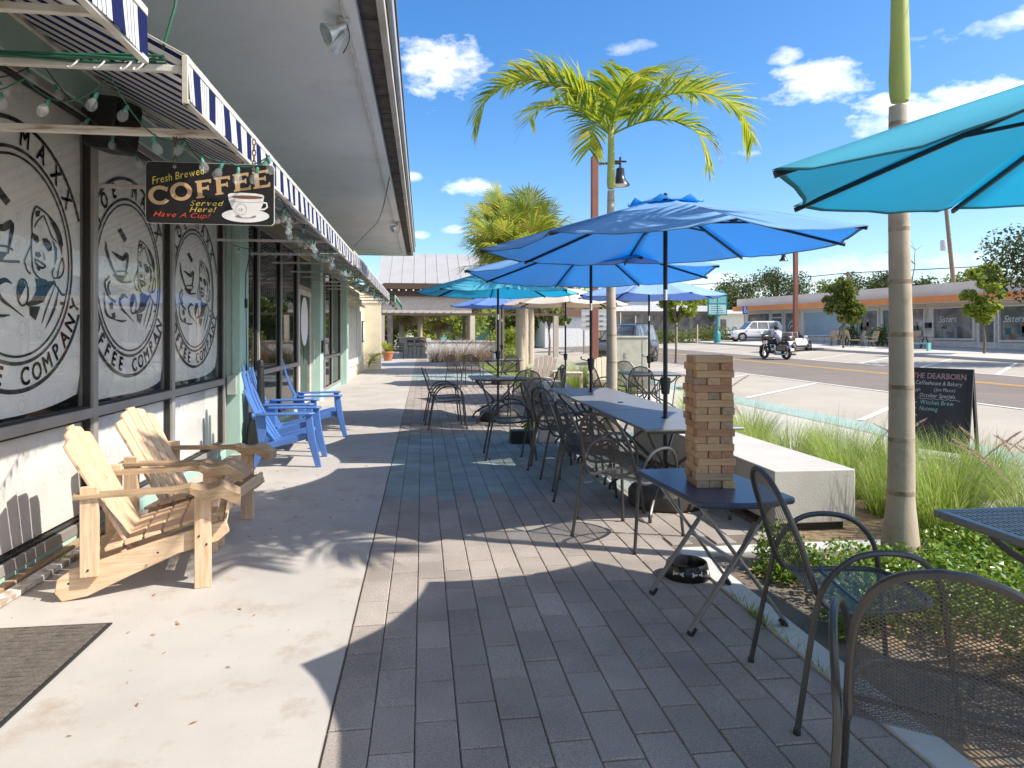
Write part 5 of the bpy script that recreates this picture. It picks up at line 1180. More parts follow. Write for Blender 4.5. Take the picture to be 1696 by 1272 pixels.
GC = [(4.15, 5.0, 0, 'right behind the near end of the concrete bench'), (3.85, 5.75, 1, 'behind the middle of the concrete bench'), (4.2, 6.6, 2, 'behind the bench, right of the block tower'), (3.75, 7.3, 1, 'behind the bench, left part seen right of the tower'), (4.1, 8.2, 0, 'beyond the far end of the concrete bench'), (4.15, 4.15, 0, 'between palm trunk and chalkboard'), (4.5, 3.35, 1, 'right of the palm trunk below the chalkboard'), (4.75, 4.5, 0, 'with pink plumes in front of the chalkboard'), (5.05, 5.55, 0, 'tall with plumes at the foot of the chalkboard'), (4.4, 2.5, 2, 'behind the perforated table corner'), (5.0, 3.6, 2, 'at the right edge behind the perforated table'), (5.5, 4.5, 1, 'near the right edge beyond the bed'), (3.75, 3.05, 2, 'just right of the palm trunk foot'), (3.7, 4.45, 1, 'left of the palm trunk by the bench corner'), (3.7, 6.55, 2, 'close against the bench back'),
      (3.9, 9.2, 1, 'under the far right table of the row'), (4.4, 10.2, 2, 'left of the table under the pale blue umbrella'), (4.35, 14.4, 2, 'between the two far lounge chairs'), (4.7, 17.2, 1, 'behind the small wooden table'), (3.9, 17.4, 2, 'left behind the small wooden table'), (5.0, 18.0, 0, 'with pale plumes behind the pale lounge chair'), (4.3, 18.6, 1, 'in the grass bank behind the lounge chairs'), (3.7, 19.4, 2, 'at the left of the grass bank'), (5.2, 19.6, 0, 'at the back of the grass bank'), (4.5, 5.5, 2, 'second row behind the near bench end'), (4.6, 6.3, 1, 'second row behind the bench middle'), (4.55, 7.4, 2, 'second row behind the far half of the bench'), (3.75, 5.1, 2, 'touching the near bench corner'), (4.35, 3.9, 1, 'behind the palm foot'), (5.15, 4.6, 2, 'before the chalkboard foot at right'), (4.9, 2.9, 1, 'past the perforated table at the right edge'), (4.15, 3.1, 2, 'between palm and perforated table'), (3.5, 8.9, 2, 'close by the third table of the row')]
for i, (x, y, k, w) in enumerate(GC): clump(x, y, k, 'fountain grass clump '+w, (.80 if y < 9 else 1.1)*(.85+.3*rnd.random()), rnd.uniform(0, 6))
for i, x in enumerate((.7, 1.4, 2.1, 2.8, 3.4)):
    clump(x, 36.2+(i % 2)*.6, 3, ('purplish grass clump before the white wall, '+('leftmost', 'second from left', 'in the middle', 'second from right', 'rightmost')[i]), 1.5, i, 'purplish grasses before the white wall', 'purple_grass')
def ground_cover():
    rr = random.Random(9); m = MB(); cs = []
    for _ in range(190):
        x, y = rr.uniform(2.12, 4.5), rr.uniform(.6, 4.05)
        if x < 2.45 and y < 2.75: continue
        if (x-2.906)**2+(y-3.866)**2 < .045: continue
        cs.append((x, y, rr.uniform(.05, .19), rr.uniform(.10, .20)))
    for _ in range(16): cs.append((rr.uniform(1.95, 2.35), rr.uniform(2.95, 4.1), rr.uniform(.02, .10), rr.uniform(.07, .13)))
    leaf_cloud(m, cs, 40000, .0175, rr, .3, .62); m.v = [(a, b, max(c, .0)) for a, b, c in m.v]
    stuff(m.build('ground_cover', T['cover'], smooth=0), 'low glossy leaved ground cover shrubs round the palm foot', 'ground cover')
    m = MB()
    for _ in range(420):
        x, y = rr.uniform(1.9, 3.2), rr.uniform(.3, 4.2); a = rr.uniform(0, 6.28); s = rr.uniform(.012, .032); z = .03+rr.uniform(0, .015); m.add([(x+s*math.cos(a), y+s*math.sin(a), z), (x+s*.35*math.cos(a+1.6), y+s*.35*math.sin(a+1.6), z+.006), (x-s*math.cos(a), y-s*math.sin(a), z), (x-s*.35*math.cos(a+1.6), y-s*.35*math.sin(a+1.6), z+.004)], [(0, 1, 2, 3)])
    for _ in range(90):
        x, y = rr.uniform(-2.2, -.5), rr.uniform(2.5, 8); a = rr.uniform(0, 6.28); s = rr.uniform(.006, .022); m.add([(x+s*math.cos(a), y+s*math.sin(a), .004), (x+s*.3*math.cos(a+1.6), y+s*.3*math.sin(a+1.6), .009), (x-s*math.cos(a), y-s*math.sin(a), .004), (x-s*.3*math.cos(a+1.6), y-s*.3*math.sin(a+1.6), .006)], [(0, 1, 2, 3)])
    stuff(m.build('leaf_litter', T['litter'], smooth=0), 'dry leaves scattered over soil and concrete', 'leaf litter')
    m = MB()
    for _ in range(2200):
        x, y = rr.uniform(2.6, 5.1), rr.uniform(17.6, 33); a = rr.uniform(0, 6.28); h = rr.uniform(.05, .16); d = rr.uniform(-.06, .06); m.add([(x+.006, y, 0), (x-.006, y, 0), (x+d, y+d, h)], [(0, 1, 2)])
    for _ in range(160):
        x, y = rr.choice(((1.70, rr.uniform(2.7, 3.6)), (1.69, rr.uniform(3.2, 3.4)), (-2.27, rr.uniform(4.6, 5.0)))); h = rr.uniform(.02, .09); d = rr.gauss(0, .03); e = rr.gauss(0, .03); m.add([(x+.003, y, 0), (x-.003, y, 0), (x+d, y+e, h)], [(0, 1, 2)])
    stuff(m.build('lawn_grass', T['blade'], smooth=0), 'short lawn grass and weeds in the cracks', 'grass')
ground_cover()
def shrub(x, y, r, h, label, mat, seed, n=1400, size=.06, name='shrub', group=None, z=None):
    rr = random.Random(seed); t = thing(name, label, 'shrub', (x, y, gz(x, y) if z is None else z), 0, group)
    cs = [(rr.uniform(-.6, .6)*r, rr.uniform(-.6, .6)*r, h*rr.uniform(.25, .75), r*rr.uniform(.4, .6)) for _ in range(9)]
    m = MB()
    for c in cs[:5]: m.tube([(0, 0, -.05), (c[0], c[1], c[2])], .012, 5)
    m.build('stem', T['bark'], t); m = MB(); leaf_cloud(m, cs, n, size, rr); m.v = [(a, b, max(.01, c)) for a, b, c in m.v]; m.build('foliage', T[mat], t, smooth=0)
shrub(4.6, 38.5, 1.2, 2.0, 'rounded bright green shrub left of the cabbage palm trunk', 'leaf_light', 91, 1800, .1)
shrub(4.6, 36.8, 1.3, .7, 'low yellow flowering edging shrub under the bright shrub', 'leaf_light', 92, 1500, .06)
for k, (x, y, r, h, w) in enumerate(((26.4, 63.5, 2.2, 1.2, 'left'), (29.0, 63.5, 2.2, 1.1, 'right'), (23.5, 64, 2.2, 1.1, 'far left'))): shrub(x, y, r, h, 'low hedge planting %s of the row before the far dark shopfront' % w, 'leaf_mid', 93+k, 1800, .1)
for k, (x, y, w) in enumerate(((30.6, 46.3, 'left'), (30.9, 43.2, 'right'))): shrub(x, y, .95, 1.9, 'potted green shrub behind the far patio chairs, %s one' % w, 'leaf_mid', 97+k, 1000, .09)
shrub(1.55, 9.95, .18, .3, 'small green plant beside the pale paper bag', 'leaf_mid', 99, 260, .03)
# ------------------------------------------------------------------ lower cream wall, pavilion
t = thing('cream_building', 'low cream wall with white shuttered panels beyond the mint shopfront', 'building', (-2.4, 25, 0))
part(MB().bx(-2.9, -2.42, 21.21, 29.2, -.1, 3.25).bx(-2.9, -1.74, 29.21, 29.5, -.1, 3.3), 'wall', pm('cream_stucco', (.74, .66, .50), .85, (.66, .58, .43), 2, .3, 60), t)
part(MB().bx(-2.5, -2.34, 21.2, 29.19, 2.62, 2.80), 'cornice', pm('cream_trim', (.70, .64, .52), .8), t, bev=.01)
for a, b in ((21.7, 23.3), (23.6, 25.2), (25.6, 27.4)): part(MB().bx(-2.419, -2.375, a, b, .35, 2.35), 'shutter_panel', pm('white_panel', (.74, .71, .65), .7), t, bev=.012)
part(MB().bx(-2.419, -2.37, 28.0, 28.6, 1.15, 2.0), 'menu_frame', T['black'], t); part(MB().bx(-2.41, -2.365, 28.06, 28.54, 1.2, 1.95), 'menu_sheet', T['paper'], t)
pv = thing('pavilion', 'open pavilion with grey standing seam roof on timber posts at the end of the walkway', 'pavilion', (1, 43, 0))
rf = MB(); x0, x1 = -2.6, 8.5; e, rg = Vector((0, 40.4, 4.45)), Vector((0, 45.5, 6.75))
rf.add([(x0, e.y, e.z), (x1, e.y, e.z), (x1, rg.y, rg.z), (x0, rg.y, rg.z), (x1, 50.6, e.z), (x0, 50.6, e.z)], [(0, 1, 2, 3), (3, 2, 4, 5)])
x = x0
while x <= x1: rf.beam((x, e.y, e.z+.012), (x, rg.y, rg.z+.012), .03, .03, up=(1, 0, 0)); x += .7
part(rf, 'roof', pm('grey_metal_roof', (.36, .345, .335), .6, (.33, .315, .305), 1), pv, smooth=0)
part(MB().bx(x0, x1, 40.42, 40.5, 4.12, 4.40).bx(x0+.1, x1, 40.6, 40.8, 3.7, 4.15), 'fascia_beam', pm('brown_beam', (.10, .055, .04), .8), pv)
part(MB().bx(-2.35, 2.9, 40.85, 40.93, 2.72, 4.1), 'beige_screen', pm('beige_screen', (.62, .53, .46), .85), pv); part(MB().bx(-2.6, 8.5, 40.80, 40.98, 2.58, 2.72), 'lintel', pm('brown_lintel', (.11, .075, .055), .85), pv)
for x, m in ((-2.35, 'greywood'), (-1.9, 'darkwood'), (2.95, 'palewood'), (8.0, 'greywood')): part(MB().bx(x-.14, x+.14, 40.7, 41.0, -.05, 2.575), 'post', T[m], pv)
for x in (-2.2, 3.0, 8.0): part(MB().bx(x-.12, x+.12, 50, 50.25, -.05, 4.3), 'post', T['darkwood'], pv)
part(MB().bx(-1.4, .15, 43.2, 43.4, -.05, 1.25), 'counter', pm('grey_counter', (.40, .36, .32), .8), pv); part(MB().bx(-1.6, .25, 42.9, 43.5, 1.252, 1.30), 'counter_top', T['palewood'], pv)
cn = MB(); 
for k in range(12): cn.blob((-1.8+k*.42, 40.38, 4.03), .05, 5)
part(cn, 'lamp', pm('lamp_glass', (.8, .75, .65), .3), pv)
w = thing('white_wall', 'low white garden wall behind the purplish grasses', 'wall', (2, 38, 0)); part(MB().bx(.25, 4.2, 37.9, 38.1, -.05, 1.05), 'panel', pm('white_render', (.78, .76, .73), .8), w); part(MB().bx(.2, 4.25, 37.86, 38.14, 1.052, 1.12).bx(.2, .45, 37.86, 38.14, 1.122, 1.25), 'coping', T['paper'], w)
def stool(x, y, label):
    t = thing('bar_stool', label, 'bar stool', (x, y, 0), 0, 'dark stools under the pavilion')
    MB().lathe([(.19, .72), (.2, .74), (.19, .77)], 14).build('seat', T['black'], t); MB().tube([(-.18, .18, .77), (-.2, .2, 1.1), (.2, .2, 1.1), (.18, .18, .77)], .014, 5).bx(-.19, .19, .19, .21, .95, 1.1).build('backrest', T['black'], t)
    for a in (45, 135, 225, 315): MB().tube([(.13*math.cos(R(a)), .13*math.sin(R(a)), .72), (.22*math.cos(R(a)), .22*math.sin(R(a)), 0)], .014, 5).build('leg', T['black'], t)
stool(-.75, 42.3, 'dark bar stool left at the grey counter under the pavilion'); stool(-.25, 42.2, 'dark bar stool in the middle at the grey counter'); stool(.05, 41.6, 'dark bar stool nearest the white garden wall')
t = thing('slatted_bench', 'dark slatted seat beside the terracotta pot at the end of the walkway', 'bench', (-1.45, 41.2, 0))
m = MB()
for k in range(5): m.bx(-.35, .35, .18, .21, .45+k*.1, .52+k*.1)
m.build('backrest', T['black'], t); MB().bx(-.35, .35, -.25, .2, .42, .45).build('seat', T['black'], t)
for sx in (-1, 1):
    for sy in (-.22, .17): MB().bx(sx*.32-.02, sx*.32+.02, sy-.02, sy+.02, 0, .42).build('leg', T['black'], t)
t = thing('terracotta_pot', 'orange terracotta pot with a leafy plant at the end of the cream wall', 'potted plant', (-1.9, 38.4, 0)); MB().lathe([(.20, 0), (.30, .42), (.33, .44), (.33, .52), (.28, .52), (.26, .4), (0, .4)], 18).build('pot', pm('terracotta', (.50, .18, .08), .8), t)
m = MB(); rr = random.Random(8)
for k in range(26):
    a = rr.uniform(0, 6.28); fan_leaf(m, (0, 0, .4), (math.cos(a), math.sin(a), rr.uniform(.8, 3)), rr.uniform(.3, .7), .22, rr)
m.build('foliage', T['sabal'], t, smooth=0)
t = thing('dry_palm_plant', 'drooping yellow palm plant against the cream wall', 'plant', (-2.2, 28.6, 0)); m = MB()
for k in range(7): frond(m, (0, 0, .1), R(-70+k*22), R(70), 1.2, R(120), 12, .3, .014, rr)
m.build('fronds', T['frond'], t, smooth=0)
# ------------------------------------------------------------------ lamp posts, utility poles, signs
def lamp_post(x, y, h, w, arm, label):
    t = thing('street_lamp', label, 'street lamp', (x, y, gz(x, y)), 0, 'brown street lamps with bell shades')
    MB().prism([(-w/2, -.1), (w/2, -.1), (w/2, h), (-w/2, h-.25)], lambda a, b, q: (a, q, b), -w/2, w/2).build('post', pm('rust_brown_paint', (.24, .085, .05), .6, (.20, .07, .045), 2), t, bev=.01)
    MB().tube([(0, 0, h-.46), (arm, 0, h-.42)], .04, 8).tube([(arm, 0, h-.22), (arm, 0, h-.6)], .035, 8).tube([(arm-.2, 0, h-.36), (arm+.2, 0, h-.36)], .035, 6).build('bracket', T['blackmetal'], t)
    s = MB().lathe([(.05, h-.55), (.13, h-.60), (.14, h-.78), (.15, h-.86), (.20, h-.98), (.29, h-1.08), (.31, h-1.14), (.25, h-1.12)], 20, (arm, 0, 0)).build('lamp_shade', T['blackmetal'], t)
    MB().lathe([(.24, h-1.12), (.16, h-1.16), (0, h-1.17)], 16, (arm, 0, 0)).build('lens', T['paper'], s); return t
lamp_post(5.48, 21.5, 7.4, .21, .85, 'brown square street lamp post behind the feather palm')
lamp_post(26.0, 45.2, 7.3, .27, -.9, 'brown square street lamp post across the road, its bell lamp below the umbrella edge')
def upole(x, y, h, r, lean, label, xf=False):
    t = thing('utility_pole', label, 'utility pole', (x, y, gz(min(x, 37), y)), 0, 'wooden utility poles'); m = MB().tube([(0, 0, -.3), (lean, 0, h)], [r, r*.75], 10); m.build('pole', T['bark'], t)
    if xf: MB().lathe([(.22, 0), (.24, .1), (.24, .8), (.2, .9)], 12, (lean*.75-.55, 0, h*.66)).tube([(lean*.75-.4, 0, h*.72), (lean*.75, 0, h*.72)], .04, 5).build('transformer', pm('grey_tank', (.45, .48, .5), .5), t)
    else: MB().bx(lean-.5, lean+.5, -.06, .06, h-.35, h-.2).lathe([(.16, 0), (.16, .5)], 10, (lean+.3, 0, h-2)).build('cross_arm', T['bark'], t)
    return t
upole(46.1, 69.6, 7.2, .17, .05, 'thin straight utility pole carrying the wire above the young street tree')
upole(46.6, 54.4, 12.0, .21, -1.35, 'leaning utility pole with a small transformer right of the foreground palm', True)
tag(MB().tube(wire([(30, 110, 9.6), (46.15, 69.6, 8.2), (75, 20, 8.6)], .55, 14), .045, 4).build('overhead_wire', T['blackcord'], smooth=0), 'overhead wire running above the shops across the road', 'wire')
t = thing('street_sign', 'teal and white double faced street sign on a teal post across the road', 'sign', (25.9, 57.9, gz(25.9, 57.9)), R(-8)); tl = pm('teal_paint', (.03, .24, .25), .5)
MB().tube([(0, 0, 0), (0, 0, 4.6)], .13, 10).lathe([(.3, 0), (.3, 1.0), (.18, 1.15)], 12).build('post', tl, t); MB().bx(-.85, .85, -.1, .1, 2.55, 4.35).prism([(-.85, 4.352), (.85, 4.352), (.5, 4.75), (-.5, 4.75)], lambda a, b, q: (a, q, b), -.1, .1).build('board', tl, t, bev=.02)
MB().bx(-.75, .75, -.112, -.102, 2.65, 3.5).build('lower_panel', pm('pale_teal', (.45, .65, .62), .6), t); m = MB()
for k in range(4): m.bx(-.6, .6-.12*k, -.118, -.114, 2.75+k*.19, 2.80+k*.19)
m.build('line_text', tl, t); m = MB().bx(-.72, .72, -.112, -.102, 3.62, 4.2); m.build('upper_panel', pm('mid_teal', (.20, .48, .46), .6), t)
t = thing('parking_sign', 'blue disabled parking sign on a thin post by the white car', 'sign', (30.0, 61.0, gz(30, 61))); MB().tube([(0, 0, 0), (0, 0, 3.3)], .035, 6).build('post', T['alu'], t); MB().bx(-.24, .24, -.05, -.04, 2.6, 3.35).build('plate', pm('sign_blue', (.02, .06, .28), .5), t)
m = MB(); fs_ = lambda a, b: (a, -.054, b); m.flat([(.0+.05*math.cos(i), 3.2+.05*math.sin(i)) for i in range(6)], fs_); m.stroke([(0, 3.14), (0, 2.98), (.1, 2.98), (.15, 2.85)], .04, fs_); m.stroke([(.05+.12*math.cos(R(a)), 2.88+.12*math.sin(R(a))) for a in range(100, 380, 20)], .03, fs_); m.build('wheelchair_symbol', T['paper'], t, smooth=0)
t = thing('utility_cabinet', 'beige metal utility cabinet right of the feather palm trunk', 'cabinet', (5.45, 17.9, gz(5.45, 17.9))); MB().box((0, 0, .68), (.95, .7, 1.36)).build('body', pm('khaki_cabinet', (.44, .42, .33), .5), t, bev=.02); MB().box((.32, -.352, .68), (.02, .012, 1.25)).box((-.15, -.355, .9), (.05, .02, .14)).build('door_seam', T['alu'], t); MB().box((0, 0, 1.385), (1.0, .75, .05)).build('lid', pm('khaki_lid', (.48, .46, .38), .5), t, bev=.01)
for k, (x, y) in enumerate(((16.8, 57), (18.3, 57.5), (19.1, 52), (22.4, 58.5), (24.2, 58.2))): tag(MB().tube([(x, y, gz(x, y)-.1), (x, y, gz(x, y)+3.0-.3*k)], .045, 6).build('tree_stake', T['palewood']), 'pale wooden tree stake across the road, %s from the left before the grey shop' % ('first', 'second', 'third', 'fourth', 'fifth')[k], 'stake', 'tree stakes across the road')
t = thing('white_sign_board', 'white notice board with small print behind the dark parked car', 'sign', (11.6, 45.0, gz(11.6, 45)), R(-15)); MB().bx(-1.0, 1.0, -.04, .04, 1.6, 3.0).build('panel', T['paper'], t); m = MB(); [MB().bx(q-.05, q+.05, -.03, .03, 0, 1.6).build('post', T['alu'], t) for q in (-.85, .85)]
for i in range(12): m.bx(-.7+.45*(i % 4), -.45+.45*(i % 4), -.047, -.043, 1.8+.35*(i//4), 1.92+.35*(i//4))
m.build('print_block', T['alu'], t)
# ------------------------------------------------------------------ shops across the road
SX = 33.8
os_ = thing('shop_row', 'long single storey shop row with an orange fascia band across the road', 'building', (SX, 45, .5))
cream = pm('pale_peach_stucco', (.85, .73, .62), .85, (.8, .67, .56), .6); 
def slope(y): return .0149*(y-8)*1.0
# follows the gently rising street: a row of bays each stepped a little
ys0, ys1 = 18, 69.5
def bandx(xa, xb, za, zb, ya=ys0, yb=ys1, m=None, step=4.0):
    m = m or MB(); y = ya
    while y < yb-1e-6:
        y2 = min(y+step, yb); q = []
        for yy in (y, y2):
            z = slope(yy); q += [(xa, yy, z+za), (xb, yy, z+za), (xb, yy, z+zb), (xa, yy, z+zb)]
        m.add(q, [(0, 4, 5, 1), (1, 5, 6, 2), (2, 6, 7, 3), (3, 7, 4, 0)]+([(0, 1, 2, 3)] if y == ya else [])+([(4, 7, 6, 5)] if y2 >= yb-1e-6 else [])); y = y2
    return m
H = .02
part(bandx(SX+.25, SX+9, -.3, 3.45), 'wall', cream, os_, smooth=0); part(bandx(SX-1.0, SX+9.2, 3.05, 3.48), 'orange_band', pm('orange_fascia', (.88, .30, .085), .7, (.8, .27, .08), .8), os_, smooth=0); part(bandx(SX-.5, SX+9.3, 3.48, 4.28), 'roof', pm('peach_parapet', (.85, .71, .60), .85, (.79, .65, .54), .5), os_, smooth=0); part(bandx(SX-.95, SX+.24, 3.0, 3.045), 'soffit', cream, os_, smooth=0)
part(bandx(SX+.08, SX+.249, .12, .55), 'stall_riser', pm('grey_peach_riser', (.70, .60, .52), .85), os_, smooth=0)
wins = []
y = 20.0; pat = [('w', 2.7), ('d', 1.15), ('w', 3.1), ('p', .5), ('d', 1.2), ('w', 3.0), ('p', .55)]
SEQ = [(19.0, 21.2, 'w'), (21.5, 24.2, 'w'), (24.5, 26.4, 'w'), (26.6, 29.5, 'w'), (29.8, 31.0, 'w'), (31.3, 33.0, 'd'), (33.4, 36.6, 'w'), (36.8, 38.1, 'd'), (38.4, 41.9, 'w'), (42.6, 47.0, 'w'), (47.4, 50.2, 'w'), (50.8, 57.6, 'b'), (58.4, 60.8, 'w'), (61.2, 63.3, 'd'), (63.6, 68.2, 'w')]
gwin = {'w': T['farglass'], 'd': T['farglass'], 'b': pm('blue_window_paper', (.30, .40, .45), .3, (.36, .44, .47), 1)}
for a, b, k in SEQ:
    z = slope((a+b)/2); z0 = .18 if k == 'd' else .62; f = MB()
    for q in ((a, a+.09, z0, 2.78), (b-.09, b, z0, 2.78), (a+.09, b-.09, z0, z0+.1), (a+.09, b-.09, 2.68, 2.78))+(((a+.09, b-.09, 2.22, 2.32), ) if k == 'd' else ()): f.bx(SX+.05, SX+.26, q[0], q[1], q[2]+z, q[3]+z)
    fr = part(f, 'door' if k == 'd' else 'window', pm('cream_frame', (.82, .76, .68), .6), os_)
    g2 = MB().bx(SX+.16, SX+.20, a+.09, b-.09, z0+.1+z, 2.68+z); p = part(g2, 'pane', gwin[k], os_, smooth=0); p.parent = fr; p.matrix_parent_inverse = Matrix()
gmat = [pm('shop_brick', (.30, .12, .07), .8), pm('shop_teal', (.07, .14, .15), .7), pm('shop_pale', (.30, .27, .25), .7), pm('shop_green', (.06, .12, .05), .8)]
for k in range(70):
    a, b, kk = rnd.choice([q for q in SEQ if q[2] == 'w' and q[0] < 48]); yy = rnd.uniform(a+.2, b-.7); z = slope(yy); s = rnd.uniform(.15, .5); zb = rnd.uniform(.75, 1.5)
    part(MB().bx(SX+.149, SX+.158, yy, yy+s, z+zb, z+zb+rnd.uniform(.12, .7)), 'display_item', gmat[rnd.randrange(4)], os_, smooth=0)
def shirt(y, z, hh, ww):
    m = MB(); m.flat([(y-ww*.3, z), (y+ww*.3, z), (y+ww*.33, z+hh*.62), (y+ww*.55, z+hh*.6), (y+ww*.45, z+hh*.9), (y+ww*.12, z+hh), (y-ww*.12, z+hh), (y-ww*.45, z+hh*.9), (y-ww*.55, z+hh*.6), (y-ww*.33, z+hh*.62)], lambda a, b: (SX+.145, a, b)); part(m, 'hung_dress', pm('pale_dress', (.55, .6, .68), .8), os_, smooth=0)
for y, z in ((32.15, 1.55), (32.15, .55), (30.4, 1.6)): shirt(y, slope(y)+z, .95, .7)
lt = MB(); fl = lambda a, b: (SX+.142, a, b)
ftx = lambda y0: (lambda a, b: (SX+.142, y0-a, b))
text(lt, 'Sisters', ftx(41.4), 0, slope(40)+1.78, .42, 0, .3, 1.0, .05); text(lt, 'Sisters', ftx(36.3), 0, slope(35)+1.78, .40, 0, .3, 1.0, .05)
lt.stroke([(45.5, slope(45)+1.6), (45.3, slope(45)+2.0), (45.0, slope(45)+2.2), (44.8, slope(45)+1.8), (44.5, slope(45)+1.5)], .09, fl); lt.stroke([(45.2, slope(45)+2.25), (45.1, slope(45)+2.4)], .14, fl)
for yy in (59.6, 66.5):
    z = slope(yy)+1.2; lt.stroke([(yy+.7*math.cos(a*.2), z+.7*math.sin(a*.2)) for a in range(16)], .1, fl); lt.stroke([(yy+.4*math.cos(a*.3), z-.1+.4*math.sin(a*.3)) for a in range(21)], .12, fl)
part(lt, 'window_lettering', T['paper'], os_, smooth=0)
part(MB().bx(SX-.06, SX+.249, 42.05, 42.45, slope(42)+1.4, slope(42)+1.75).bx(SX-.06, SX+.249, 50.35, 50.6, slope(50)+1.3, slope(50)+1.8), 'wall_lamp', T['black'], os_)
hv = part(MB().bx(SX-1.9, SX-.9, 31.0, 31.4, 3.35, 3.65), 'projecting_sign', T['paper'], os_)
t = thing('teal_bench', 'small teal bench on the far sidewalk right of the foreground palm trunk', 'bench', (28.3, 36.1, gz(28, 36)+.15), R(-60)); tb = pm('teal_bench_paint', (.18, .48, .44), .5)
MB().bx(-.6, .6, -.2, .2, .40, .46).build('seat', tb, t)
for sx in (-1, 1): MB().bx(sx*.55-.05, sx*.55+.05, -.18, .18, 0, .40).build('leg', tb, t)
def patio_chair(label, x, y, rz, first=[None]):
    z = gz(x, y)+.15
    if first[0]: return dup(first[0], (x, y, z), R(rz), label)
    t = thing('patio_chair', label, 'chair', (x, y, z), R(rz), 'tan sling patio chairs across the road'); tan = pm('tan_sling', (.52, .38, .24), .8)
    MB().prism([(-.28, .42), (.30, .46), (.30, .43), (-.28, .39)], lambda a, b, q: (a, q, b), -.28, .28).build('seat', tan, t); MB().prism([(-.28, .42), (-.46, 1.08), (-.49, 1.07), (-.31, .41)], lambda a, b, q: (a, q, b), -.28, .28).build('backrest', tan, t)
    for s in (-1, 1):
        MB().tube([(.30, s*.3, 0), (.28, s*.3, .66), (-.36, s*.3, .68)], .016, 5).build('arm_frame', T['blackmetal'], t); MB().tube([(-.3, s*.28, .4), (-.38, s*.3, 0)], .016, 5).build('leg', T['blackmetal'], t)
    first[0] = t; return t
for k, (x, y, rz, w) in enumerate(((28.9, 45.6, 200, 'leftmost pair, front one'), (29.7, 45.9, 190, 'leftmost pair, rear one'), (29.6, 43.9, -20, 'facing the leftmost pair'), (28.9, 42.6, 160, 'left of the street tree trunk'), (29.0, 41.4, 180, 'right behind the street tree trunk'), (30.4, 41.0, 160, 'against the dark window'), (29.2, 38.9, 20, 'pale one right of the street tree'), (30.6, 39.6, -170, 'rightmost near the window'))): patio_chair('tan sling patio chair, '+w, x, y, rz)
for k, (x, y, w) in enumerate(((29.3, 44.8, 'among the left chairs'), (29.7, 40.0, 'right of the street tree'), (30.0, 37.7, 'left of the teal bench'))):
    t = thing('patio_table', 'dark patio table '+w, 'table', (x, y, gz(x, y)+.15), 0, 'dark patio tables across the road'); MB().lathe([(.45, .70), (.46, .72), (.45, .74)], 18).build('tabletop', T['blackmetal'], t)
    for a in range(4): MB().tube([(.1*math.cos(a*1.57), .1*math.sin(a*1.57), .7), (.35*math.cos(a*1.57), .35*math.sin(a*1.57), 0)], .02, 5).build('leg', T['blackmetal'], t)
# white building, far shops
t = thing('white_building', 'white flat roofed building with a lower porch left of the shop row', 'building', (38, 84, .9)); wb = pm('white_stucco', (.78, .77, .75), .8)
part(MB().bx(33.5, 46, 80, 92, .4, 4.0), 'wall', wb, t); part(MB().bx(30.5, 46.3, 79.2, 92.3, 4.002, 4.45), 'flat_roof', wb, t); part(MB().bx(28, 36, 83, 92.2, 4.452, 5.9), 'upper_wall', wb, t); part(MB().bx(29.5, 33.4, 83, 84, .4, 4.0), 'dark_porch', T['farglass'], t)
for x in (36.2, 39.6): part(MB().bx(x, x+.7, 79.9, 79.98, 1.9, 3.3), 'window', T['farglass'], t)
part(MB().bx(33.3, 33.6, 79.6, 79.9, .4, 4.0), 'porch_post', wb, t)
t = thing('grey_shop', 'grey fronted shop with big dark windows behind the tree stakes', 'building', (25, 72, .7)); part(MB().bx(17, 31.5, 70, 80, .3, 3.9), 'wall', pm('grey_brown_wall', (.30, .27, .25), .8), t); part(MB().bx(16.5, 32, 69.2, 80.4, 3.9, 4.5), 'flat_roof', wb, t)
for k in range(5): part(MB().bx(17.8+k*2.7, 20.1+k*2.7, 69.93, 69.99, 1.0, 3.5), 'window', T['farglass'], t)
t = thing('teal_shop', 'small turquoise shop far off between the cabbage palm and the lamp post', 'building', (9, 74, .3)); part(MB().bx(1, 14, 72, 80, 0, 3.4), 'wall', pm('turquoise_wall', (.25, .55, .52), .8), t); part(MB().bx(.5, 14.5, 71.5, 80.5, 3.4, 3.9), 'roof', wb, t)
for x in (3, 7, 10.5): part(MB().bx(x, x+1.8, 71.93, 71.99, 1.1, 2.8), 'window', T['farglass'], t)
t = thing('brown_house', 'brown roofed pale house above the dark parked car', 'building', (15.5, 66, .5)); part(MB().bx(11.5, 16.4, 64, 70, .2, 3.2), 'wall', wb, t); part(MB().prism([(11.2, 3.2), (16.6, 3.2), (14, 5.0)], lambda a, b, q: (a, q, b), 63.6, 70.4), 'roof', pm('brown_roof', (.20, .12, .09), .9), t)
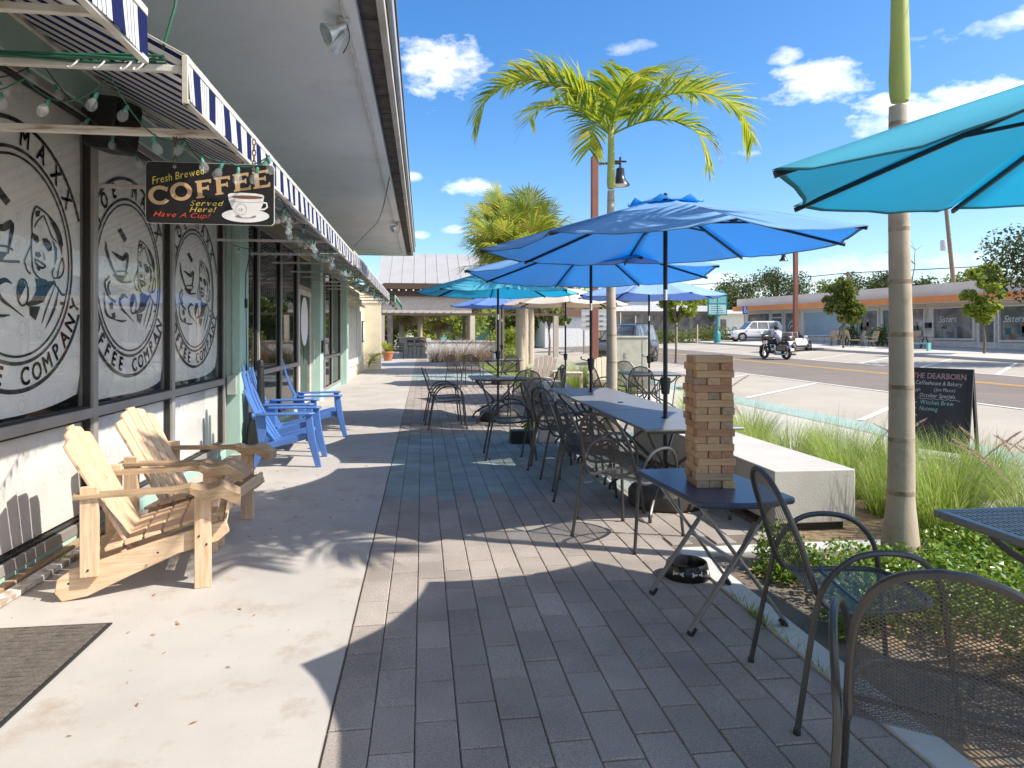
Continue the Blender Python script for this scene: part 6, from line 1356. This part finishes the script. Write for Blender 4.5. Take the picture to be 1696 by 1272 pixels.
# ------------------------------------------------------------------ vehicles
def loft(m, secs, mi=0, cap=True):
    k = len(secs[0]); V = [p for s in secs for p in s]; n = len(secs)
    m.add(V, [(i*k+j, i*k+(j+1) % k, (i+1)*k+(j+1) % k, (i+1)*k+j) for i in range(n-1) for j in range(k)]+([tuple(range(k-1, -1, -1)), tuple((n-1)*k+j for j in range(k))] if cap else []), mi); return m
def car(label, name, loc, rz, paint, L=4.7, Wd=1.9, hb=1.0, ht=1.75, conv=False, suv=True, cat='car'):
    t = thing(name, label, cat, loc, rz); w = Wd/2; hl = L/2; g = .24
    S = [(-hl, .72, .45, hb*.86), (-hl+.15, .92, .36, hb*.97), (-hl+.7, 1, g, hb), (-.3, 1, g, hb), (hl*.42, 1, g, hb*.985), (hl*.62, .985, g, hb*.94), (hl-.35, .93, .30, hb*.84), (hl-.08, .80, .40, hb*.68), (hl, .66, .46, hb*.58)]
    def sec(x, k, zb, zt): return [(x, -w*k*.86, zb), (x, -w*k*.98, zb+.16), (x, -w*k, (zb+zt)/2), (x, -w*k*.97, zt-.06), (x, -w*k*.88, zt), (x, 0, zt+.035), (x, w*k*.88, zt), (x, w*k*.97, zt-.06), (x, w*k, (zb+zt)/2), (x, w*k*.98, zb+.16), (x, w*k*.86, zb)]
    loft(MB(), [sec(*s) for s in S]).build('body', paint, t, smooth=50)
    dark = T['black']; gl = T['farglass']
    fx, rx = (hl*.52, -hl+.12) if suv else (hl*.36, -hl+.75)
    rf, rr_ = (fx-.75, rx+.28) if suv else (fx-.55, rx+.5)
    if not conv:
        wi = w*.90; wr = w*.70
        c = MB(); loft(c, [[(rx, -wi, hb-.03), (rx, wi, hb-.03), (rr_, wr, ht), (rr_, -wr, ht)], [(rx+.5, -wi, hb-.03), (rx+.5, wi, hb-.03), (rr_+.4, wr, ht+.03), (rr_+.4, -wr, ht+.03)], [(fx-.5, -wi, hb-.03), (fx-.5, wi, hb-.03), (rf-.25, wr, ht+.02), (rf-.25, -wr, ht+.02)], [(fx, -wi, hb-.05), (fx, wi, hb-.05), (rf, wr, ht-.03), (rf, -wr, ht-.03)]]); c.build('cabin', paint, t, smooth=30, bev=.03)
        def panel(nm, q, off):
            c = sum((Vector(p) for p in q), Vector())/len(q); nn = (Vector(q[1])-Vector(q[0])).cross(Vector(q[2])-Vector(q[0])).normalized()
            if nn.dot(c-Vector((0, 0, (hb+ht)/2))) < 0: nn = -nn
            q2 = [Vector(p)+nn*off for p in q]; k = len(q); MB().add([tuple(p-nn*.03) for p in q2]+[tuple(p) for p in q2], [tuple(range(k)), tuple(range(2*k-1, k-1, -1))]+[(i, (i+1) % k, k+(i+1) % k, k+i) for i in range(k)]).build(nm, gl, t, smooth=0)
        lerp = lambda a, b, q: a+(b-a)*q; zl, zh = hb+.05, ht-.09; ql, qh = (zl-hb)/(ht-hb), (zh-hb)/(ht-hb)
        fa, fb = lerp(fx, rf, ql), lerp(fx, rf, qh); ra, rb_ = lerp(rx, rr_, ql), lerp(rx, rr_, qh); ya, yb = lerp(wi, wr, ql), lerp(wi, wr, qh)
        panel('windscreen', [(fa, -ya+.1, zl), (fa, ya-.1, zl), (fb, yb-.08, zh), (fb, -yb+.08, zh)], .012); panel('rear_window', [(ra, -ya+.12, zl+.05), (ra, ya-.12, zl+.05), (rb_, yb-.1, zh), (rb_, -yb+.1, zh)], .012)
        mid = -.05+.1
        for s in (-1, 1):
            for a0, a1, b0, b1 in ((fa-.22, mid+.05, fb-.12, mid+.05), (mid-.05, mid-.95, mid-.05, mid-.90), (mid-1.05, ra+.35, mid-1.0, rb_+.25)) if suv else ((fa-.3, mid-.1, fb-.1, mid-.1), (mid-.2, ra+.4, mid-.2, rb_+.2)):
                if a0-a1 > .15: panel('side_window', [(a0, s*ya, zl), (a1, s*ya, zl), (b1, s*yb, zh), (b0, s*yb, zh)], .012)
    else:
        MB().prism([(fx+.1, hb-.03), (fx-.5, hb+.36), (fx-.55, hb+.36), (fx+.04, hb-.03)], lambda a, b, q: (a, q, b), -w*.72, w*.72).build('windscreen', gl, t); MB().tube([(fx+.1, -w*.75, hb-.03), (fx-.5, -w*.68, hb+.38), (fx-.5, w*.68, hb+.38), (fx+.1, w*.75, hb-.03)], .03, 6).build('windscreen_frame', dark, t)
        MB().bx(rx+.35, fx-.15, -w*.74, w*.74, hb-.02, hb+.045).build('cockpit', T['interior'], t)
        for x in (.0, -.85):
            for s in (-1, 1): MB().box((x, s*.4, hb+.15), (.14, .5, .5), (0, -.2, 0)).build('seat', pm('tan_leather', (.35, .26, .2), .6), t, bev=.05)
        MB().bx(rx-.05, rx+.4, -w*.7, w*.7, hb+.01, hb+.12).build('folded_roof', dark, t, bev=.04)
    rad = .36 if suv else .33
    for x in (hl-.92, -hl+.95):
        for s in (-1, 1):
            wh = MB().lathe([(rad*.66, -.11), (rad*.95, -.11), (rad, -.06), (rad, .06), (rad*.95, .11), (rad*.66, .11)], 26, (x, s*(w-.10), rad), 0, 'y', cap=False).build('wheel', dark, t); rm = MB().lathe([(0, -.02), (rad*.64, -.03), (rad*.68, .10*1), (rad*.60, .10)], 20, (0, 0, 0), 0, 'y', cap=False)
            rm.v = [(a+x, b*-s*-1+s*(w-.09), c+rad) for a, b, c in rm.v]
            for k in range(5): a = k*1.2566; rm.beam((x+.05*math.cos(a), s*(w-.02), rad+.05*math.sin(a)), (x+rad*.62*math.cos(a), s*(w-.02), rad+rad*.62*math.sin(a)), .05, .08, up=(0, 1, 0))
            rm.build('rim', T['chrome'], wh)
            MB().lathe([(rad+.05, -.02), (rad+.06, .0), (rad+.05, .02), (rad-.02, .0)], 24, (x, s*(w*.985), rad), 0, 'y', cap=False).build('wheel_arch', dark, t)
    for s in (-1, 1):
        MB().box((hl-.10, s*w*.62, hb*.68), (.16, .34, .16), (0, .3, s*.35)).build('headlight', T['chrome'], t, bev=.04); MB().box((-hl+.10, s*w*.74, hb*.80), (.14, .24, .22), (0, 0, s*-.3)).build('tail_light', pm('red_lens', (.35, .02, .015), .2), t, bev=.03)
        MB().box((fx-.35, s*(w+.06), hb+.10), (.16, .2, .14)).build('side_mirror', paint, t, bev=.04); MB().box((.0, s*(w*.995), hb*.78), (.18, .03, .035)).box((-1.0, s*(w*.995), hb*.79), (.18, .03, .035)).build('door_handle', T['chrome'], t)
        MB().box((.1, s*w*.985, g+.1), (L*.5, .05, .12)).build('side_sill', dark, t)
        if suv: MB().tube([(rr_+.3, s*w*.62, ht+.05), (rf-.3, s*w*.62, ht+.05)], .02, 5).build('roof_rail', dark, t)
    MB().box((hl-.03, 0, hb*.52), (.10, w*1.1, .18)).build('grille', dark, t, bev=.02); MB().box((-hl-.01, 0, hb*.6), (.04, .5, .14)).build('number_plate', T['paper'], t)
    return t
P1 = pm('graphite_car_paint', (.085, .078, .074), .28, (.08, .073, .07), 1, coat=.6); P2 = pm('white_car_paint', (.76, .75, .74), .25, (.74, .73, .72), 1, coat=.8); P3 = pm('pearl_car_paint', (.72, .70, .69), .25, (.7, .68, .67), 1, coat=.8)
car('dark grey sport utility car parked nose in behind the palm trunk', 'parked_car', (9.75, 32.2, gz(9.75, 32.2)), R(232), P1, 4.9, 1.95, 1.08, 1.86)
car('white sport utility car parked before the white building', 'parked_car', (29.8, 58.6, gz(29.8, 58.6)+.15), R(173), P2, 4.75, 1.95, 1.05, 1.76)
car('white open convertible parked behind the motorcycle', 'parked_car', (23.4, 41.6, gz(23.4, 41.6)), R(39), P3, 4.4, 1.8, .86, 1.3, conv=True, suv=False)
# touring motorcycle with rider
def motorcycle(loc, rz):
    t = thing('touring_motorcycle', 'black touring motorcycle with top box riding on the road', 'motorcycle', loc, rz); bl = pm('black_bike_paint', (.025, .02, .022), .2, coat=.8); ch = T['chrome']; rd = pm('dark_red_trim', (.16, .02, .02), .3)
    for x, r, nm in ((.85, .33, 0), (-.78, .32, 1)):
        wq = MB().lathe([(r*.68, -.07), (r*.93, -.075), (r, -.03), (r, .03), (r*.93, .075), (r*.68, .07)], 24, (x, 0, r), 0, 'y', cap=False).build('wheel', T['black'], t); m = MB().lathe([(0, -.05), (.05, -.05), (.05, .05), (0, .05)], 12, (x, 0, r), 0, 'y')
        for k in range(9): m.beam((x, 0, r), (x+r*.68*math.cos(k*.7), 0, r+r*.68*math.sin(k*.7)), .025, .03, up=(0, 1, 0))
        m.build('rim', ch, wq)
    MB().prism([(.62, .55), (.62, .70), (.85, .78), (1.1, .66), (1.16, .50), (1.06, .58), (.86, .69)], lambda a, b, q: (a, q, b), -.09, .09).build('front_fender', bl, t, bev=.03)
    MB().tube([(.86, .09, .35), (.62, .09, 1.0)], .03, 6).tube([(.86, -.09, .35), (.62, -.09, 1.0)], .03, 6).build('fork', ch, t)
    MB().prism([(.50, .95), (.78, .92), (.84, 1.10), (.70, 1.28), (.52, 1.22)], lambda a, b, q: (a, q, b), -.32, .32).build('fairing', bl, t, bev=.08); MB().prism([(.70, 1.26), (.56, 1.48), (.54, 1.47), (.66, 1.25)], lambda a, b, q: (a, q, b), -.24, .24).build('windshield', T['glass2'], t, bev=.01); MB().blob((.86, 0, 1.02), (.06, .1, .1), 8).build('headlight', ch, t)
    MB().blob((.22, 0, .88), (.34, .17, .15), 10).build('fuel_tank', bl, t); MB().bx(-.2, .40, -.17, .17, .28, .72).blob((.1, .2, .48), (.16, .08, .14), 7).blob((.1, -.2, .48), (.16, .08, .14), 7).build('engine', ch, t, bev=.03)
    MB().prism([(.05, .74), (.0, .84), (-.35, .78), (-.45, .88), (-.78, .90), (-.8, .74)], lambda a, b, q: (a, q, b), -.17, .17).build('saddle', T['black'], t, bev=.04)
    for s in (-1, 1):
        MB().prism([(-.50, .40), (-.42, .72), (-1.05, .72), (-1.16, .60), (-1.10, .40)], lambda a, b, q: (a, q, b), s*.24-.10, s*.24+.10).build('saddlebag', bl, t, bev=.05); MB().tube([(.2, s*.2, .34), (-.3, s*.24, .26), (-1.15, s*.26, .26)], [.03, .045, .05], 10).build('exhaust_pipe', ch, t); MB().box((-1.13, s*.24, .6), (.05, .16, .1)).build('tail_light', rd, t, bev=.02)
        MB().tube([(.56, s*.1, 1.16), (.42, s*.38, 1.18), (.30, s*.42, 1.14)], .016, 6).build('handlebar', ch, t); MB().box((.55, s*.42, 1.28), (.04, .16, .1)).build('mirror', ch, t, bev=.02); MB().tube([(-.02, s*.17, .34), (.22, s*.38, .33)], .025, 6).build('footboard', T['black'], t)
    MB().bx(-1.16, -.68, -.28, .28, .92, 1.20).build('top_box', bl, t, bev=.09); MB().box((-1.17, 0, 1.02), (.03, .42, .06)).build('tail_light', rd, t, bev=.01); MB().prism([(-.6, .62), (-.45, .76), (-.9, .76), (-1.16, .55), (-1.12, .5), (-.88, .66)], lambda a, b, q: (a, q, b), -.10, .10).build('rear_fender', ch, t, bev=.03); MB().box((-1.2, 0, .5), (.02, .22, .14)).build('number_plate', T['paper'], t)
def skin_fig(name, pts, edges, mat, parent):
    me = bpy.data.meshes.new(name); me.from_pydata([p[:3] for p in pts], edges, []); ob = bpy.data.objects.new(name, me); C.objects.link(ob); sk = ob.modifiers.new('skin', 'SKIN'); sk.use_smooth_shade = True
    for v, p in zip(me.skin_vertices[0].data, pts): v.radius = (p[3], p[3])
    me.skin_vertices[0].data[0].use_root = True; s = ob.modifiers.new('sub', 'SUBSURF'); s.levels = s.render_levels = 1
    bpy.context.view_layer.update(); m2 = bpy.data.meshes.new_from_object(ob.evaluated_get(bpy.context.evaluated_depsgraph_get())); ob.modifiers.clear(); ob.data = m2; m2.materials.append(mat)
    m2.polygons.foreach_set('use_smooth', [True]*len(m2.polygons))
    if parent: ob.parent = parent
    return ob
def rider(loc, rz):
    t = thing('person', 'person in a light shirt and dark helmet riding the touring motorcycle', 'person', loc, rz)
    B = [(-.22, 0, .92, .15), (-.20, 0, 1.08, .16), (-.16, 0, 1.25, .18), (-.11, 0, 1.42, .10), (-.08, 0, 1.48, .06), (-.05, 0, 1.56, .09)]; E = [(i, i+1) for i in range(5)]; skin = pm('skin', (.45, .27, .19), .5)
    for s in (-1, 1):
        o = len(B); B += [(-.12, s*.20, 1.38, .07), (.02, s*.33, 1.16, .05), (.24, s*.40, 1.15, .04), (.32, s*.41, 1.15, .035)]; E += [(3, o), (o, o+1), (o+1, o+2), (o+2, o+3)]
        for k in range(4): q = len(B); B += [(.35, s*(.38+.022*k), 1.165, .011), (.365, s*(.38+.022*k), 1.135, .010), (.33, s*(.38+.022*k), 1.115, .008)]; E += [(o+3, q), (q, q+1), (q+1, q+2)]
        q = len(B); B += [(.32, s*.365, 1.14, .011), (.35, s*.37, 1.12, .009)]; E += [(o+3, q), (q, q+1)]
        o = len(B); B += [(-.18, s*.12, .90, .10), (.22, s*.28, .80, .075), (.08, s*.30, .44, .055), (.10, s*.30, .38, .045), (.24, s*.31, .37, .04)]; E += [(0, o), (o, o+1), (o+1, o+2), (o+2, o+3), (o+3, o+4)]
    body = skin_fig('body', B, E, skin, t); 
    sh = [(-.21, 0, .98, .165), (-.20, 0, 1.08, .172), (-.16, 0, 1.25, .192), (-.11, 0, 1.41, .115)]; e2 = [(0, 1), (1, 2), (2, 3)]
    for s in (-1, 1): o = len(sh); sh += [(-.12, s*.20, 1.38, .085), (-.03, s*.30, 1.22, .068)]; e2 += [(3, o), (o, o+1)]
    skin_fig('shirt', sh, e2, pm('pale_blue_shirt', (.55, .60, .70), .85), t)
    tr = [(-.22, 0, .93, .165)]; e3 = []
    for s in (-1, 1): o = len(tr); tr += [(-.18, s*.12, .90, .115), (.22, s*.28, .80, .088), (.08, s*.30, .46, .068)]; e3 += [(0, o), (o, o+1), (o+1, o+2)]
    skin_fig('trousers', tr, e3, pm('dark_trousers', (.03, .03, .035), .9), t)
    for s in (-1, 1): MB().prism([(.02, .335), (.30, .335), (.30, .38), (.18, .42), (.13, .50), (.02, .50)], lambda a, b, q: (a, q, b), s*.30-.05, s*.30+.05).build('boot', T['black'], t, bev=.02)
    MB().blob((-.055, 0, 1.61), (.135, .115, .12), 10).build('helmet', T['black'], t); MB().blob((.075, 0, 1.545), (.014, .012, .02), 5).blob((.066, .03, 1.575), (.008, .012, .008), 5).blob((.066, -.03, 1.575), (.008, .012, .008), 5).box((.066, 0, 1.512), (.01, .045, .008)).build('face', pm('face_tone', (.38, .2, .14), .5), t)
MX, MY = 17.92, 33.05
motorcycle((MX, MY, gz(MX, MY)+.008), R(102)); rider((MX, MY, gz(MX, MY)+.008), R(102))
